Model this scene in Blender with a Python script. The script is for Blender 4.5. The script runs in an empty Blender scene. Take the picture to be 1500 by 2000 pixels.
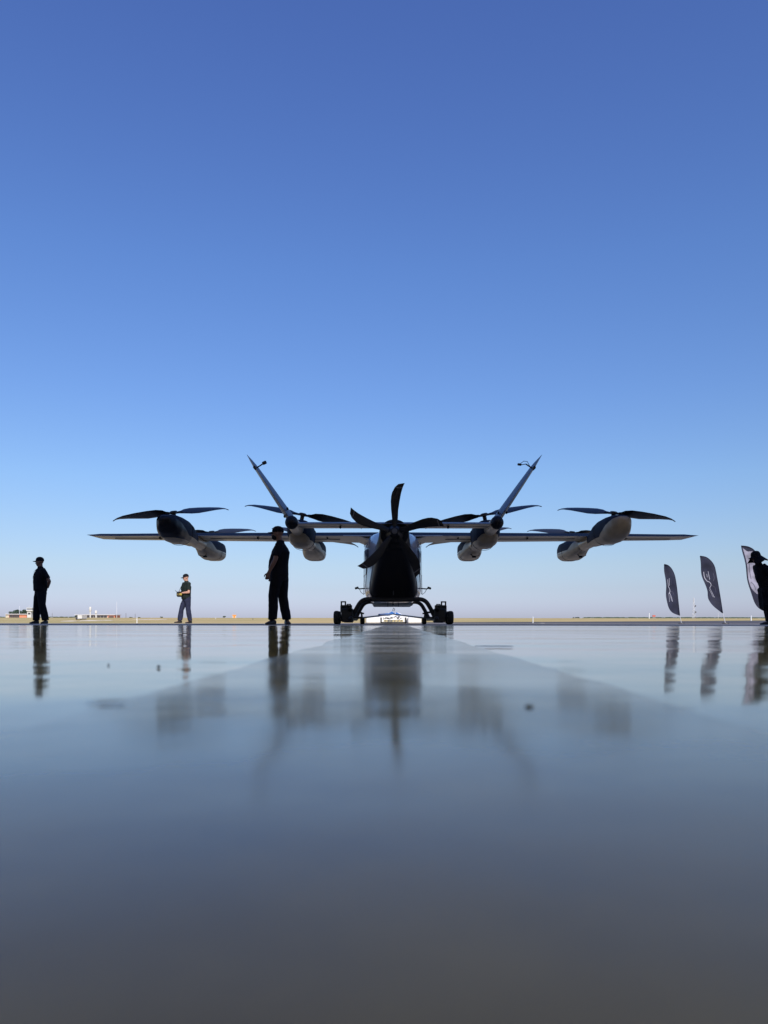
import bpy, math, random
from mathutils import Vector, Matrix, noise, Quaternion
random.seed(7)
R = math.radians
scene = bpy.context.scene
COL = scene.collection

# ------------------------------------------------------------------ camera
CAM_H = 0.036                      # phone laid almost on the floor
HOR = 1215.5                       # horizon row measured in the photograph (2000 rows)
cam_d = bpy.data.cameras.new("camera")
cam = bpy.data.objects.new("camera", cam_d); COL.objects.link(cam)
cam.location = (0, 0, CAM_H)
cam.rotation_euler = (R(90), 0, 0)
cam.rotation_euler = (Matrix.Rotation(R(90), 3, 'X') @ Matrix.Rotation(R(0.06), 3, 'Z')).to_euler()
cam_d.sensor_fit = 'VERTICAL'; cam_d.sensor_height = 36; cam_d.sensor_width = 27
cam_d.lens = 27.0
cam_d.shift_y = (HOR - 1000) / 2000
cam_d.clip_start = 0.01; cam_d.clip_end = 20000
cam_d.dof.use_dof = True; cam_d.dof.focus_distance = 16.0; cam_d.dof.aperture_fstop = 9.5
scene.camera = cam
scene.render.resolution_x = 768; scene.render.resolution_y = 1024

# ------------------------------------------------------------------ sky, sun, exposure
SUN_EL, SUN_ROT = R(39), R(163)
w = bpy.data.worlds.new("World"); scene.world = w; w.use_nodes = True
nt = w.node_tree; nt.nodes.clear()
sky = nt.nodes.new('ShaderNodeTexSky'); sky.sky_type = 'NISHITA'; sky.sun_disc = False
sky.sun_elevation = SUN_EL; sky.sun_rotation = SUN_ROT
sky.altitude = 600; sky.air_density = 1.0; sky.dust_density = 1.2; sky.ozone_density = 2.2
bg = nt.nodes.new('ShaderNodeBackground'); bg.inputs['Strength'].default_value = 0.15
wo = nt.nodes.new('ShaderNodeOutputWorld')
# colour gain: the Nishita sky is tinted along its elevation (bluer aloft, mauve near the horizon)
_tc = nt.nodes.new('ShaderNodeTexCoord'); _sx = nt.nodes.new('ShaderNodeSeparateXYZ'); _rp = nt.nodes.new('ShaderNodeValToRGB')
nt.links.new(_tc.outputs['Generated'], _sx.inputs[0]); nt.links.new(_sx.outputs['Z'], _rp.inputs['Fac'])
_G = [(0, .65, .67, 1.0), (.017, .612, .638, .96), (.0436, .60, .61, .80), (.0728, .64, .65, .76), (.1162, .66, .70, .81), (.1768, .665, .765, .91), (.2753, .635, .775, 1.02), (.42, .625, .80, 1.14), (.6277, .605, .745, 1.21), (1, .6, .74, 1.22)]
_e = _rp.color_ramp.elements
_e[0].position = 0; _e[0].color = (*[c/1.25 for c in _G[0][1:]], 1); _e[1].position = 1; _e[1].color = (*[c/1.25 for c in _G[-1][1:]], 1)
for _g in _G[1:-1]:
    _x = _e.new(_g[0]); _x.color = (*[c/1.25 for c in _g[1:]], 1)
_m1 = nt.nodes.new('ShaderNodeVectorMath'); _m1.operation = 'MULTIPLY'; _m2 = nt.nodes.new('ShaderNodeVectorMath'); _m2.operation = 'SCALE'; _m2.inputs['Scale'].default_value = 1.25
nt.links.new(sky.outputs[0], _m1.inputs[0]); nt.links.new(_rp.outputs[0], _m1.inputs[1]); nt.links.new(_m1.outputs[0], _m2.inputs[0])
nt.links.new(_m2.outputs[0], bg.inputs['Color']); nt.links.new(bg.outputs[0], wo.inputs['Surface'])
sl = bpy.data.lights.new("sun", 'SUN'); sl.energy = 4.8; sl.angle = R(0.53); sl.color = (1, .95, .88)
so = bpy.data.objects.new("sun", sl); COL.objects.link(so)
sdir = Vector((math.sin(SUN_ROT)*math.cos(SUN_EL), math.cos(SUN_ROT)*math.cos(SUN_EL), math.sin(SUN_EL)))
so.rotation_euler = sdir.to_track_quat('Z', 'Y').to_euler(); so.location = (0, -20, 40)
vs = scene.view_settings
vs.view_transform = 'Standard'; vs.look = 'None'; vs.gamma = 1; vs.use_curve_mapping = False
vs.exposure = 0.0
scene.render.engine = 'CYCLES'
try:
    scene.cycles.max_bounces = 8; scene.cycles.diffuse_bounces = 4; scene.cycles.glossy_bounces = 4
except Exception: pass

# ------------------------------------------------------------------ materials
def mat(name, col, rough=.5, metal=0., coat=0., spec=.5, var=0., vscale=4., bump=0., bscale=20., alpha=None, trans=0., sub=0.):
    m = bpy.data.materials.new(name); m.use_nodes = True
    n = m.node_tree; b = n.nodes['Principled BSDF']
    b.inputs['Base Color'].default_value = (*col, 1); b.inputs['Roughness'].default_value = rough
    b.inputs['Metallic'].default_value = metal; b.inputs['Coat Weight'].default_value = coat
    b.inputs['Coat Roughness'].default_value = .06
    b.inputs['Specular IOR Level'].default_value = spec
    if trans: b.inputs['Transmission Weight'].default_value = trans
    tc = n.nodes.new('ShaderNodeTexCoord')
    if var:
        t = n.nodes.new('ShaderNodeTexNoise'); t.inputs['Scale'].default_value = vscale; t.inputs['Detail'].default_value = 6
        n.links.new(tc.outputs['Object'], t.inputs['Vector'])
        r = n.nodes.new('ShaderNodeValToRGB')
        r.color_ramp.elements[0].position = .3; r.color_ramp.elements[1].position = .72
        r.color_ramp.elements[0].color = (*[c*(1-var) for c in col], 1)
        r.color_ramp.elements[1].color = (*[min(1, c*(1+var)) for c in col], 1)
        n.links.new(t.outputs['Fac'], r.inputs['Fac']); n.links.new(r.outputs[0], b.inputs['Base Color'])
        mr = n.nodes.new('ShaderNodeMapRange'); mr.inputs['To Min'].default_value = max(0, rough*.8); mr.inputs['To Max'].default_value = min(1, rough*1.25)
        n.links.new(t.outputs['Fac'], mr.inputs['Value']); n.links.new(mr.outputs[0], b.inputs['Roughness'])
    if bump:
        t2 = n.nodes.new('ShaderNodeTexNoise'); t2.inputs['Scale'].default_value = bscale; t2.inputs['Detail'].default_value = 4
        n.links.new(tc.outputs['Object'], t2.inputs['Vector'])
        bp = n.nodes.new('ShaderNodeBump'); bp.inputs['Strength'].default_value = bump; bp.inputs['Distance'].default_value = .02
        n.links.new(t2.outputs['Fac'], bp.inputs['Height']); n.links.new(bp.outputs[0], b.inputs['Normal'])
    return m

M = {}
M['paint'] = mat('aircraft_paint', (.22, .22, .235), .22, coat=1.0, var=.10, vscale=3)
M['slate'] = mat('slate_shaded_top', (.016, .022, .038), .6, spec=.12, var=.10, vscale=3)  # shade of the wing's upper surface put into this dark colour
M['pale'] = mat('pale_bounce_tint', (.48, .36, .22), .35, coat=.1, var=.08, vscale=3)  # warm ground bounce on the undersides put into this colour
M['body'] = mat('body_white', (.34, .36, .40), .25, coat=.5, var=.05)
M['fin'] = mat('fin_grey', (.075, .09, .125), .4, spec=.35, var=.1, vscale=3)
M['black'] = mat('black_paint', (.004, .004, .007), .5, spec=.3, var=.2)
M['carbon'] = mat('rotor_carbon', (.012, .013, .016), .38, var=.2)
M['prop'] = mat('prop_black', (.005, .005, .008), .4, spec=.35, var=.2)
M['grey_band'] = mat('tip_band_grey', (.09, .09, .10), .5)
M['seam'] = mat('panel_seam', (.02, .02, .022), .6)
M['glass'] = mat('window_glass', (.10, .12, .15), .06, spec=.9)
M['gear'] = mat('gear_black', (.010, .010, .012), .5)
M['rubber'] = mat('tyre_rubber', (.012, .012, .012), .8, bump=.3)
M['steel'] = mat('steel', (.35, .35, .36), .35, metal=.8)
M['white'] = mat('white_paint', (.80, .80, .78), .45, var=.06)
M['blue'] = mat('blue_paint', (.03, .14, .42), .4)
M['yellow'] = mat('yellow_paint', (.42, .31, .06), .5)
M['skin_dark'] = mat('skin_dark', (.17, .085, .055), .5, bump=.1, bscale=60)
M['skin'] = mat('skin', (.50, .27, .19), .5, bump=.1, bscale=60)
M['cloth_black'] = mat('cloth_black', (.008, .008, .011), .92, spec=.15, var=.3, vscale=12)
M['cloth_navy'] = mat('cloth_navy', (.022, .026, .055), .85, spec=.2, var=.25, vscale=12)
M['cloth_olive'] = mat('cloth_dark_green', (.012, .018, .016), .9, spec=.2, var=.25, vscale=12)
M['leather'] = mat('shoe_leather', (.010, .009, .010), .5)
M['eye'] = mat('eye_dark', (.02, .015, .012), .1)
M['card'] = mat('card_white', (.7, .7, .7), .4)
M['flag'] = mat('flag_fabric', (.019, .021, .041), .75, spec=.3, var=.3, vscale=3, bump=.8, bscale=4)
M['flag_white'] = ground_mat('flag_white', [(.16, .15, .21), (.34, .32, .40), (.68, .67, .72)], 1.3, (1, 1, .5), rough=.7) if 0 else mat('flag_white', (.20, .195, .25), .7, var=.7, vscale=2.2, bump=.5, bscale=5)
M['logo'] = mat('logo_white', (.36, .36, .42), .6)
M['logo_dim'] = mat('logo_dim', (.07, .07, .105), .6)
M['bldg_white'] = mat('render_white', (.60, .58, .53), .8, var=.1)
M['bldg_dark'] = mat('dark_front', (.06, .055, .06), .5)
M['bldg_orange'] = mat('brick_orange', (.62, .24, .14), .8, var=.15)
M['roof'] = mat('metal_roof', (.55, .52, .50), .6, var=.1)
M['leaf'] = mat('leaf_green', (.045, .075, .045), .7, var=.5, vscale=1.5)
M['bark'] = mat('bark', (.10, .08, .06), .9, bump=.5)
M['red'] = mat('sign_red', (.45, .06, .05), .6)
M['orange'] = mat('sign_orange', (.70, .25, .04), .6)
M['mast'] = mat('mast_pale', (.62, .62, .64), .5)
M['earth'] = mat('pale_earth', (.58, .50, .38), .95, var=.2, vscale=.5)
M['hangar_wall'] = mat('hangar_cladding', (.72, .69, .64), .7, var=.05)
M['scuff'] = mat('scuffed_rubber', (.17, .14, .08), .35, spec=.35, var=.4, vscale=60)
M['stain'] = mat('dark_spot', (.012, .012, .012), .6)

# two-tone livery, shade and warm bounce put into its colours: slate above a painted line, pale below it (line given in the aircraft's own coordinates)
def two_tone(name, z0, y0, slope, zmin, dark_reflect_from=None):
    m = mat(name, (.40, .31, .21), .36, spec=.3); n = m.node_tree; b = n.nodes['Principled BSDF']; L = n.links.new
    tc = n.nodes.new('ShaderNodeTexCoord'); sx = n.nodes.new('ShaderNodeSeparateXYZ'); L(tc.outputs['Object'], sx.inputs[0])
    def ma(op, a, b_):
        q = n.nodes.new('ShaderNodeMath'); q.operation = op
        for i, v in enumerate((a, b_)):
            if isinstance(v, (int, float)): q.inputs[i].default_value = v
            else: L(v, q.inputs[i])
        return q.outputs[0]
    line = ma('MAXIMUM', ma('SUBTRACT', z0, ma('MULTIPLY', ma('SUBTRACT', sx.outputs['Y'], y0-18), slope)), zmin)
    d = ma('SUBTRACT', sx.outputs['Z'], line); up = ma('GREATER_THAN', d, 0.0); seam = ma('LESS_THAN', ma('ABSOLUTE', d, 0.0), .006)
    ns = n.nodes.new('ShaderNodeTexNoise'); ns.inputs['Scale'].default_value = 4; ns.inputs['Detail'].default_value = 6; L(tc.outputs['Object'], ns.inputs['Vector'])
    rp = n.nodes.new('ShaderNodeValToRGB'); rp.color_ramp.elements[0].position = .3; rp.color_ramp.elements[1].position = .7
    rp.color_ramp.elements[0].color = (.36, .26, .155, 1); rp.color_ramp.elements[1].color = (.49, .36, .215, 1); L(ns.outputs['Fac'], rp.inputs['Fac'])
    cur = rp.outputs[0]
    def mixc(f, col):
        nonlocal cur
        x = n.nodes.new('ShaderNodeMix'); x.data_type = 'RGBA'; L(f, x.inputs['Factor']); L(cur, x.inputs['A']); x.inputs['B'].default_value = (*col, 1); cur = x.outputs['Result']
    if dark_reflect_from is not None: mixc(ma('MULTIPLY', ma('LESS_THAN', sx.outputs['Y'], dark_reflect_from[0]-18), ma('GREATER_THAN', sx.outputs['Z'], dark_reflect_from[1])), (.004, .004, .007))  # dark reflection on the tail face painted as black
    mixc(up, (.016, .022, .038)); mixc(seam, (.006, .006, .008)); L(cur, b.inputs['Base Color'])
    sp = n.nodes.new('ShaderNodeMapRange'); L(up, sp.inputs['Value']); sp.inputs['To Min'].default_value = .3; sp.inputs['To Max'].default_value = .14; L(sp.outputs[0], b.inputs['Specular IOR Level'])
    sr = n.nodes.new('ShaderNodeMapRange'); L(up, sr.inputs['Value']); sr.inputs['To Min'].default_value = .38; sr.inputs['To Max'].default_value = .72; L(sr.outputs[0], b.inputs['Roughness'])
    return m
M['pod_outer'] = two_tone('pod_outer_livery_shade_bounce', 2.26, 16.42, .42, 1.95)
M['pod_outer_reflect'] = two_tone('pod_outer_livery_dark_reflection', 2.28, 16.42, .38, 1.98, (17.45, 1.87))  # left outer pod only: reflection of the dark hangar painted on its tail
M['pod_inner'] = two_tone('pod_inner_livery_shade_bounce', 2.02, 16.6, .25, 1.88)
M['pod_front'] = two_tone('pod_front_livery_shade_bounce', 2.3, 19.5, .5, 1.95)

# floor: polished coating, slightly uneven
def floor_mat(name, col, r0, r1, bump, spec=.5):
    m = bpy.data.materials.new(name); m.use_nodes = True
    n = m.node_tree; b = n.nodes['Principled BSDF']; L = n.links.new
    tc = n.nodes.new('ShaderNodeTexCoord')
    big = n.nodes.new('ShaderNodeTexNoise'); big.inputs['Scale'].default_value = 4.5; big.inputs['Detail'].default_value = 8; big.inputs['Roughness'].default_value = .6
    L(tc.outputs['Object'], big.inputs['Vector'])
    r = n.nodes.new('ShaderNodeValToRGB'); r.color_ramp.elements[0].position = .3; r.color_ramp.elements[1].position = .7
    r.color_ramp.elements[0].color = (*[c*.5 for c in col], 1); r.color_ramp.elements[1].color = (*[c*1.4 for c in col], 1)
    L(big.outputs['Fac'], r.inputs['Fac']); L(r.outputs[0], b.inputs['Base Color'])
    sm = n.nodes.new('ShaderNodeTexNoise'); sm.inputs['Scale'].default_value = 1.1; sm.inputs['Detail'].default_value = 5
    mp = n.nodes.new('ShaderNodeMapping'); mp.inputs['Scale'].default_value = (.6, 2.2, 1)
    L(tc.outputs['Object'], mp.inputs['Vector']); L(mp.outputs[0], sm.inputs['Vector'])
    mr = n.nodes.new('ShaderNodeMapRange'); mr.inputs['From Min'].default_value = .3; mr.inputs['From Max'].default_value = .7
    mr.inputs['To Min'].default_value = r0; mr.inputs['To Max'].default_value = r1
    L(sm.outputs['Fac'], mr.inputs['Value']); L(mr.outputs[0], b.inputs['Roughness'])
    ms = n.nodes.new('ShaderNodeMapRange'); ms.inputs['From Min'].default_value = .35; ms.inputs['From Max'].default_value = .65; ms.inputs['To Min'].default_value = spec*1.15; ms.inputs['To Max'].default_value = spec*.8
    L(big.outputs['Fac'], ms.inputs['Value']); L(ms.outputs[0], b.inputs['Specular IOR Level'])
    wv = n.nodes.new('ShaderNodeTexNoise'); wv.inputs['Scale'].default_value = 3.5; wv.inputs['Detail'].default_value = 4; wv.inputs['Roughness'].default_value = .44
    L(tc.outputs['Object'], wv.inputs['Vector'])
    bp = n.nodes.new('ShaderNodeBump'); bp.inputs['Strength'].default_value = 1.0; bp.inputs['Distance'].default_value = bump
    L(wv.outputs['Fac'], bp.inputs['Height']); L(bp.outputs[0], b.inputs['Normal'])
    return m
M['floor'] = floor_mat('coated_floor', (.37, .285, .095), .04, .09, .003, spec=.34)
M['lane'] = floor_mat('guide_lane', (.32, .245, .08), .08, .18, .0025, spec=.32)

def ground_mat(name, cols, scale, stretch=(1, 1, 1), rough=.95, bump=.3):
    m = bpy.data.materials.new(name); m.use_nodes = True
    n = m.node_tree; b = n.nodes['Principled BSDF']; L = n.links.new
    b.inputs['Roughness'].default_value = rough; b.inputs['Specular IOR Level'].default_value = .15
    tc = n.nodes.new('ShaderNodeTexCoord'); mp = n.nodes.new('ShaderNodeMapping'); mp.inputs['Scale'].default_value = stretch
    L(tc.outputs['Object'], mp.inputs['Vector'])
    t = n.nodes.new('ShaderNodeTexNoise'); t.inputs['Scale'].default_value = scale; t.inputs['Detail'].default_value = 10; t.inputs['Roughness'].default_value = .65
    L(mp.outputs[0], t.inputs['Vector'])
    r = n.nodes.new('ShaderNodeValToRGB'); e = r.color_ramp.elements
    e[0].position = .32; e[0].color = (*cols[0], 1); e[1].position = .68; e[1].color = (*cols[-1], 1)
    for i, c in enumerate(cols[1:-1]):
        x = e.new(.32 + .36*(i+1)/(len(cols)-1)); x.color = (*c, 1)
    L(t.outputs['Fac'], r.inputs['Fac']); L(r.outputs[0], b.inputs['Base Color'])
    bp = n.nodes.new('ShaderNodeBump'); bp.inputs['Strength'].default_value = bump; bp.inputs['Distance'].default_value = .05
    L(t.outputs['Fac'], bp.inputs['Height']); L(bp.outputs[0], b.inputs['Normal'])
    return m
M['grass'] = ground_mat('dry_grass', [(.33, .24, .10), (.50, .37, .17), (.37, .30, .12), (.60, .46, .23)], .02, (1, .35, 1), bump=.8)
M['asphalt'] = ground_mat('asphalt', [(.075, .070, .075), (.105, .10, .105)], .3, (1, .3, 1), rough=.85)
M['concrete'] = ground_mat('apron_concrete', [(.44, .37, .28), (.54, .46, .36)], .8, rough=.8)

# ------------------------------------------------------------------ helpers
def tag(o, label=None, cat=None, group=None, kind=None):
    if label: o['label'] = label
    if cat: o['category'] = cat
    if group: o['group'] = group
    if kind: o['kind'] = kind
    return o

class MB:
    def __init__(s): s.v = []; s.f = []; s.mi = []; s.cur = 0
    def add(s, vs, fs):
        o = len(s.v); s.v += [Vector(p) for p in vs]; s.f += [tuple(i+o for i in f) for f in fs]; s.mi += [s.cur]*len(fs)
        return s
    def loft(s, secs, cap=True):
        n = len(secs[0]); vs = [p for c in secs for p in c]; fs = []
        for k in range(len(secs)-1):
            for i in range(n):
                j = (i+1) % n
                fs.append((k*n+i, k*n+j, (k+1)*n+j, (k+1)*n+i))
        if cap:
            fs.append(tuple(reversed(range(n)))); fs.append(tuple((len(secs)-1)*n+i for i in range(n)))
        return s.add(vs, fs)
    def box(s, c, d, rot=None, bev=0.0):
        hx, hy, hz = d[0]/2, d[1]/2, d[2]/2; c = Vector(c)
        b = min(bev, hx*.9, hy*.9, hz*.9)
        if b <= 0:
            P = [Vector((x, y, z)) for z in (-hz, hz) for y in (-hy, hy) for x in (-hx, hx)]
            F = [(0, 2, 3, 1), (4, 5, 7, 6), (0, 1, 5, 4), (2, 6, 7, 3), (0, 4, 6, 2), (1, 3, 7, 5)]
            if rot: P = [rot @ p for p in P]
            return s.add([c+p for p in P], F)
        secs = []
        for z, k in ((-hz, b), (-hz+b, 0), (hz-b, 0), (hz, b)):
            x, y = hx-k, hy-k
            ring = [(-x+b, -y), (x-b, -y), (x, -y+b), (x, y-b), (x-b, y), (-x+b, y), (-x, y-b), (-x, -y+b)]
            pts = [Vector((q[0], q[1], z)) for q in ring]
            if rot: pts = [rot @ p for p in pts]
            secs.append([c+p for p in pts])
        return s.loft(secs)
    def tube(s, pts, rad, n=12, cap=True, round_end=False):
        pts = [Vector(p) for p in pts]
        if not isinstance(rad, (list, tuple)): rad = [rad]*len(pts)
        rad = list(rad)
        if round_end:
            d0 = (pts[0]-pts[1]).normalized(); d1 = (pts[-1]-pts[-2]).normalized(); a, z = pts[0], pts[-1]; ra, rz = rad[0], rad[-1]
            pre = [(a+d0*ra*.98, ra*.15), (a+d0*ra*.8, ra*.6), (a+d0*ra*.45, ra*.89)]
            post = [(z+d1*rz*.45, rz*.89), (z+d1*rz*.8, rz*.6), (z+d1*rz*.98, rz*.15)]
            pts = [p for p, _ in pre]+pts+[p for p, _ in post]; rad = [r for _, r in pre]+rad+[r for _, r in post]
        t0 = (pts[1]-pts[0]).normalized(); u = t0.orthogonal().normalized(); secs = []
        for k, p in enumerate(pts):
            if k == 0: t = pts[1]-pts[0]
            elif k == len(pts)-1: t = pts[-1]-pts[-2]
            else: t = (pts[k+1]-pts[k]).normalized()+(pts[k]-pts[k-1]).normalized()
            t.normalize(); u = (u-t*u.dot(t)).normalized(); v = t.cross(u)
            secs.append([p+(u*math.cos(2*math.pi*i/n)+v*math.sin(2*math.pi*i/n))*rad[k] for i in range(n)])
        return s.loft(secs, cap)
    def ell(s, c, r, n=16, m=10, rot=None):
        c = Vector(c); secs = []
        for k in range(m+1):
            th = math.pi*(k+.02)/(m+.04)
            ring = [Vector((r[0]*math.sin(th)*math.cos(2*math.pi*i/n), r[1]*math.sin(th)*math.sin(2*math.pi*i/n), -r[2]*math.cos(th))) for i in range(n)]
            if rot: ring = [rot @ p for p in ring]
            secs.append([c+p for p in ring])
        return s.loft(secs)
    def build(s, name, mats, parent=None, smooth=True, loc=None, autosm=40, pred=None):
        me = bpy.data.meshes.new(name)
        off = Vector((0, 0, 0))
        if parent is not None: off = WL[parent.name]
        if loc is not None: off = Vector(loc)
        me.from_pydata([tuple(p-off) for p in s.v], [], s.f); me.update()
        if not isinstance(mats, (list, tuple)): mats = [mats]
        for m_ in mats: me.materials.append(m_)
        if pred:
            s.mi = []
            for f_ in s.f:
                c_ = sum((s.v[i] for i in f_), Vector())/len(f_); s.mi.append(pred(c_))
        me.polygons.foreach_set('material_index', s.mi)
        import bmesh
        bm = bmesh.new(); bm.from_mesh(me); bmesh.ops.recalc_face_normals(bm, faces=bm.faces); bm.to_mesh(me); bm.free()
        if smooth:
            me.polygons.foreach_set('use_smooth', [True]*len(me.polygons))
            try: me.set_sharp_from_angle(angle=R(autosm))
            except Exception: pass
        o = bpy.data.objects.new(name, me); COL.objects.link(o)
        if parent is not None: o.parent = parent; o.location = (0, 0, 0)
        elif loc is not None: o.location = loc
        WL[o.name] = off
        return o
WL = {}
def empty(name, loc):
    o = bpy.data.objects.new(name, None); COL.objects.link(o); o.location = loc; o.empty_display_size = .3
    WL[o.name] = Vector(loc); return o
def structure(o): o['kind'] = 'structure'; return o

def at(px, py, d):                 # photograph pixel + real distance -> metres in the scene
    return Vector(((px-750)*d/1500, d, CAM_H+(HOR-py)*d/1500))
def copy_tree(o, parent=None):
    c = o.copy(); COL.objects.link(c); WL[c.name] = WL[o.name]
    if parent is not None: c.parent = parent
    for ch in list(o.children): copy_tree(ch, c)
    return c
def sup(cx, y, cz, hw, ht, hb=None, e=2.3, n=56):
    hb = ht if hb is None else hb; pts = []
    for i in range(n):
        a = 2*math.pi*i/n; ca, sa = math.cos(a), math.sin(a)
        x = math.copysign(abs(ca)**(2/e), ca)*hw; z = math.copysign(abs(sa)**(2/e), sa)*(ht if sa > 0 else hb)
        pts.append(Vector((cx+x, y, cz+z)))
    return pts

# ------------------------------------------------------------------ terrain, floor, apron
def rise(y):
    if y < 60: return 0.0
    yy = min(y, 700); t = (yy-60)/640
    return yy*10.875*t/(t+.25)/1500
def dist_for(py):                  # distance whose ground lies on that picture row
    p = max(.05, HOR-py); t = .25*p/(10.875-p); return 60+640*t
ys = [-400, -100, 0, 8, 28, 45, 60]+[60+10*i for i in range(1, 10)]+[160+20*i for i in range(0, 27)]+[700, 900, 1500, 3000, 6000, 9000]
ys = sorted(set(ys))
xs = [-9000, -3000, -1000, -500, -250, -120, -60, -30, 0, 30, 60, 120, 250, 500, 1000, 3000, 9000]
g = MB(); vs_ = [(x, y, rise(y)-.06) for y in ys for x in xs]; n_ = len(xs)
g.add(vs_, [(k*n_+i, k*n_+i+1, (k+1)*n_+i+1, (k+1)*n_+i) for k in range(len(ys)-1) for i in range(n_-1)])
structure(g.build('ground', M['grass']))
# asphalt taxiway sweeping away to the right
g = MB()
def xb(y): return -6 if y < 56 else (-6+(y-56)*.35 if y < 80 else 2.4+(y-80)*.82)
rows = [y for y in ys if 28 <= y <= 620]
for a, b in zip(rows[:-1], rows[1:]):
    if a == 45: 
        b2 = 56
        g.add([(-6, a, -.035), (900, a, -.035), (900, b2, -.035), (-6, b2, -.035)], [(0, 1, 2, 3)])
        g.add([(-6, 56, -.035), (900, 56, -.035), (900, 60, -.035), (xb(60), 60, -.035)], [(0, 1, 2, 3)])
        continue
    g.add([(xb(a), a, rise(a)-.035), (900, a, rise(a)-.035), (900, b, rise(b)-.035), (xb(b), b, rise(b)-.035)], [(0, 1, 2, 3)])
structure(g.build('taxiway', M['asphalt'], smooth=False))
g = MB(); g.box((0, 18.3, -.06), (160, 19.98, .1)); structure(g.build('apron', M['concrete'], smooth=False))
EDGE = 8.3
def fh(x, y):      # the slab is trowelled flat to within a millimetre or two, not perfectly
    N = noise.noise; k = 1.9
    return k*(.0012*N(Vector((x*.35, y*.9, 3)))+.00055*N(Vector((x*.8, y*2.6, 7)))+.00022*N(Vector((x*2, y*6.5, 11))))*max(0, min(1, (y+.5)/1.2))
fy = [-32, -10, -3, -1, -.5, -.2]+[i*.03 for i in range(0, 277)]; fy = [y for y in fy if y < EDGE-.01]+[EDGE]
fx = [-30, -18, -12, -9, -7.5]+[-6+.12*i for i in range(101)]+[7.5, 9, 12, 18, 30]
g = MB(); n_ = len(fx); _v = [(x, y, fh(x, y)) for y in fy for x in fx]+[(x, EDGE, -.1) for x in fx]
g.add(_v, [(k*n_+i, k*n_+i+1, (k+1)*n_+i+1, (k+1)*n_+i) for k in range(len(fy)) for i in range(n_-1)])
structure(g.build('floor', M['floor'], autosm=60))
g = MB(); a = R(.9)
def lanept(x, y):
    X_, Y_ = x*math.cos(a)+y*math.sin(a)-.002, y*math.cos(a)-x*math.sin(a); return (X_, Y_, fh(X_, Y_)+.0012)
yy_ = [-6, -1, -.5, -.2]+[i*.03 for i in range(0, 277)]; yy_ = [y for y in yy_ if y < EDGE-.25]+[EDGE-.15]
_v = []
for y in yy_:
    q = max(.2, y)
    _v += [lanept(-.116-.004*y/4+.012*noise.noise(Vector((math.log(q)*4, 1, 0)))*min(1, q)+.004*noise.noise(Vector((math.log(q)*17, 1, 0))), y), lanept(.118+.012*noise.noise(Vector((math.log(q)*4, 9, 0)))*min(1, q)+.004*noise.noise(Vector((math.log(q)*17, 5, 0))), y)]
g.add(_v, [(2*i, 2*i+1, 2*i+3, 2*i+2) for i in range(len(yy_)-1)])
structure(g.build('floor_marking', M['lane']))

# ------------------------------------------------------------------ the hangar the camera stands in (casts the shade on the aircraft)
hg = empty('hangar', (0, -12, 0))
tag(hg, 'large open fronted hangar whose polished floor fills the foreground', 'hangar')
HH = 12.6
_m = bpy.data.materials.new('added_rooflight_sheet'); _m.use_nodes = True; _n = _m.node_tree; _n.nodes.remove(_n.nodes['Principled BSDF'])  # unseen translucent roof strips, added to brighten the floor
_t = _n.nodes.new('ShaderNodeBsdfTranslucent'); _t.inputs['Color'].default_value = (.62, .60, .55, 1); _n.links.new(_t.outputs[0], _n.nodes['Material Output'].inputs['Surface'])
g = MB(); g.box((0, EDGE-.6, HH+.1), (61, 1.2, .6)); g.box((0, -32, HH+.1), (61, 1.2, .6))
for k in range(12): g.box((-28.2+k*5.1276, (EDGE-32)/2-.02, HH+.1), (2.8, EDGE+31, .2))
rf_ = g.build('roof', M['hangar_wall'], hg, smooth=False)
for k in range(11): g = MB(); x_ = -25.64+k*5.1276; y_a, y_b = -31.4, EDGE-1.2; g.add([(x_-1.165, y_a, HH+.15), (x_+1.165, y_a, HH+.15), (x_+1.165, y_b, HH+.15), (x_-1.165, y_b, HH+.15)], [(0, 1, 2, 3)]); g.build('added_rooflight', _m, rf_, smooth=False)
g = MB(); g.box((0, -32.15, HH/2), (60, .3, HH)); g.build('wall', M['hangar_wall'], hg, smooth=False)
for s_ in (-1, 1):
    g = MB(); g.box((s_*30.15, (EDGE-32)/2, HH/2), (.3, EDGE+32, HH)); g.build('wall', M['hangar_wall'], hg, smooth=False)
    g = MB()
    for k in range(3): g.box((s_*(27.5-2.2*k), EDGE-.6-.25*k, HH/2-.2), (5, .18, HH-.7))
    g.build('door', M['hangar_wall'], hg, smooth=False)
g = MB()
for k in range(7): g.box((0, -28+k*5.6, HH-.42), (59.6, .3, .8))
g.build('beam', M['steel'], hg, smooth=False)

# little dark specks lying on the floor
def speck(px, py, r, label, el=1.0):
    d = CAM_H*1500/(py-HOR); x = (px-750)*d/1500
    g = MB(); ring = []
    n = 14
    for i in range(n):
        q = r*(.75+.45*random.random()); ring.append((x+q*math.cos(2*math.pi*i/n), d+q*el*math.sin(2*math.pi*i/n)))
    zz = fh(x, d)+.0012
    vs2 = [(p[0], p[1], zz-.0008) for p in ring]+[((p[0]-x)*.7+x, (p[1]-d)*.7+d, zz+r*.5) for p in ring]
    g.add(vs2, [tuple(range(n, 2*n))]+[(i, (i+1) % n, n+(i+1) % n, n+i) for i in range(n)])
    o = g.build('pebble', M['stain'], loc=(x, d, 0)); tag(o, label, 'pebble', 'specks on the hangar floor')
speck(310, 1306, .0016, 'tiny dark pebble on the glossy floor, left of the guide marking')
speck(1034, 1390, .0018, 'dark pebble on the guide marking, nearest and largest of the specks')
speck(212, 1302, .0009, 'faintest speck on the glossy floor, below the man with hands behind his back')

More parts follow.
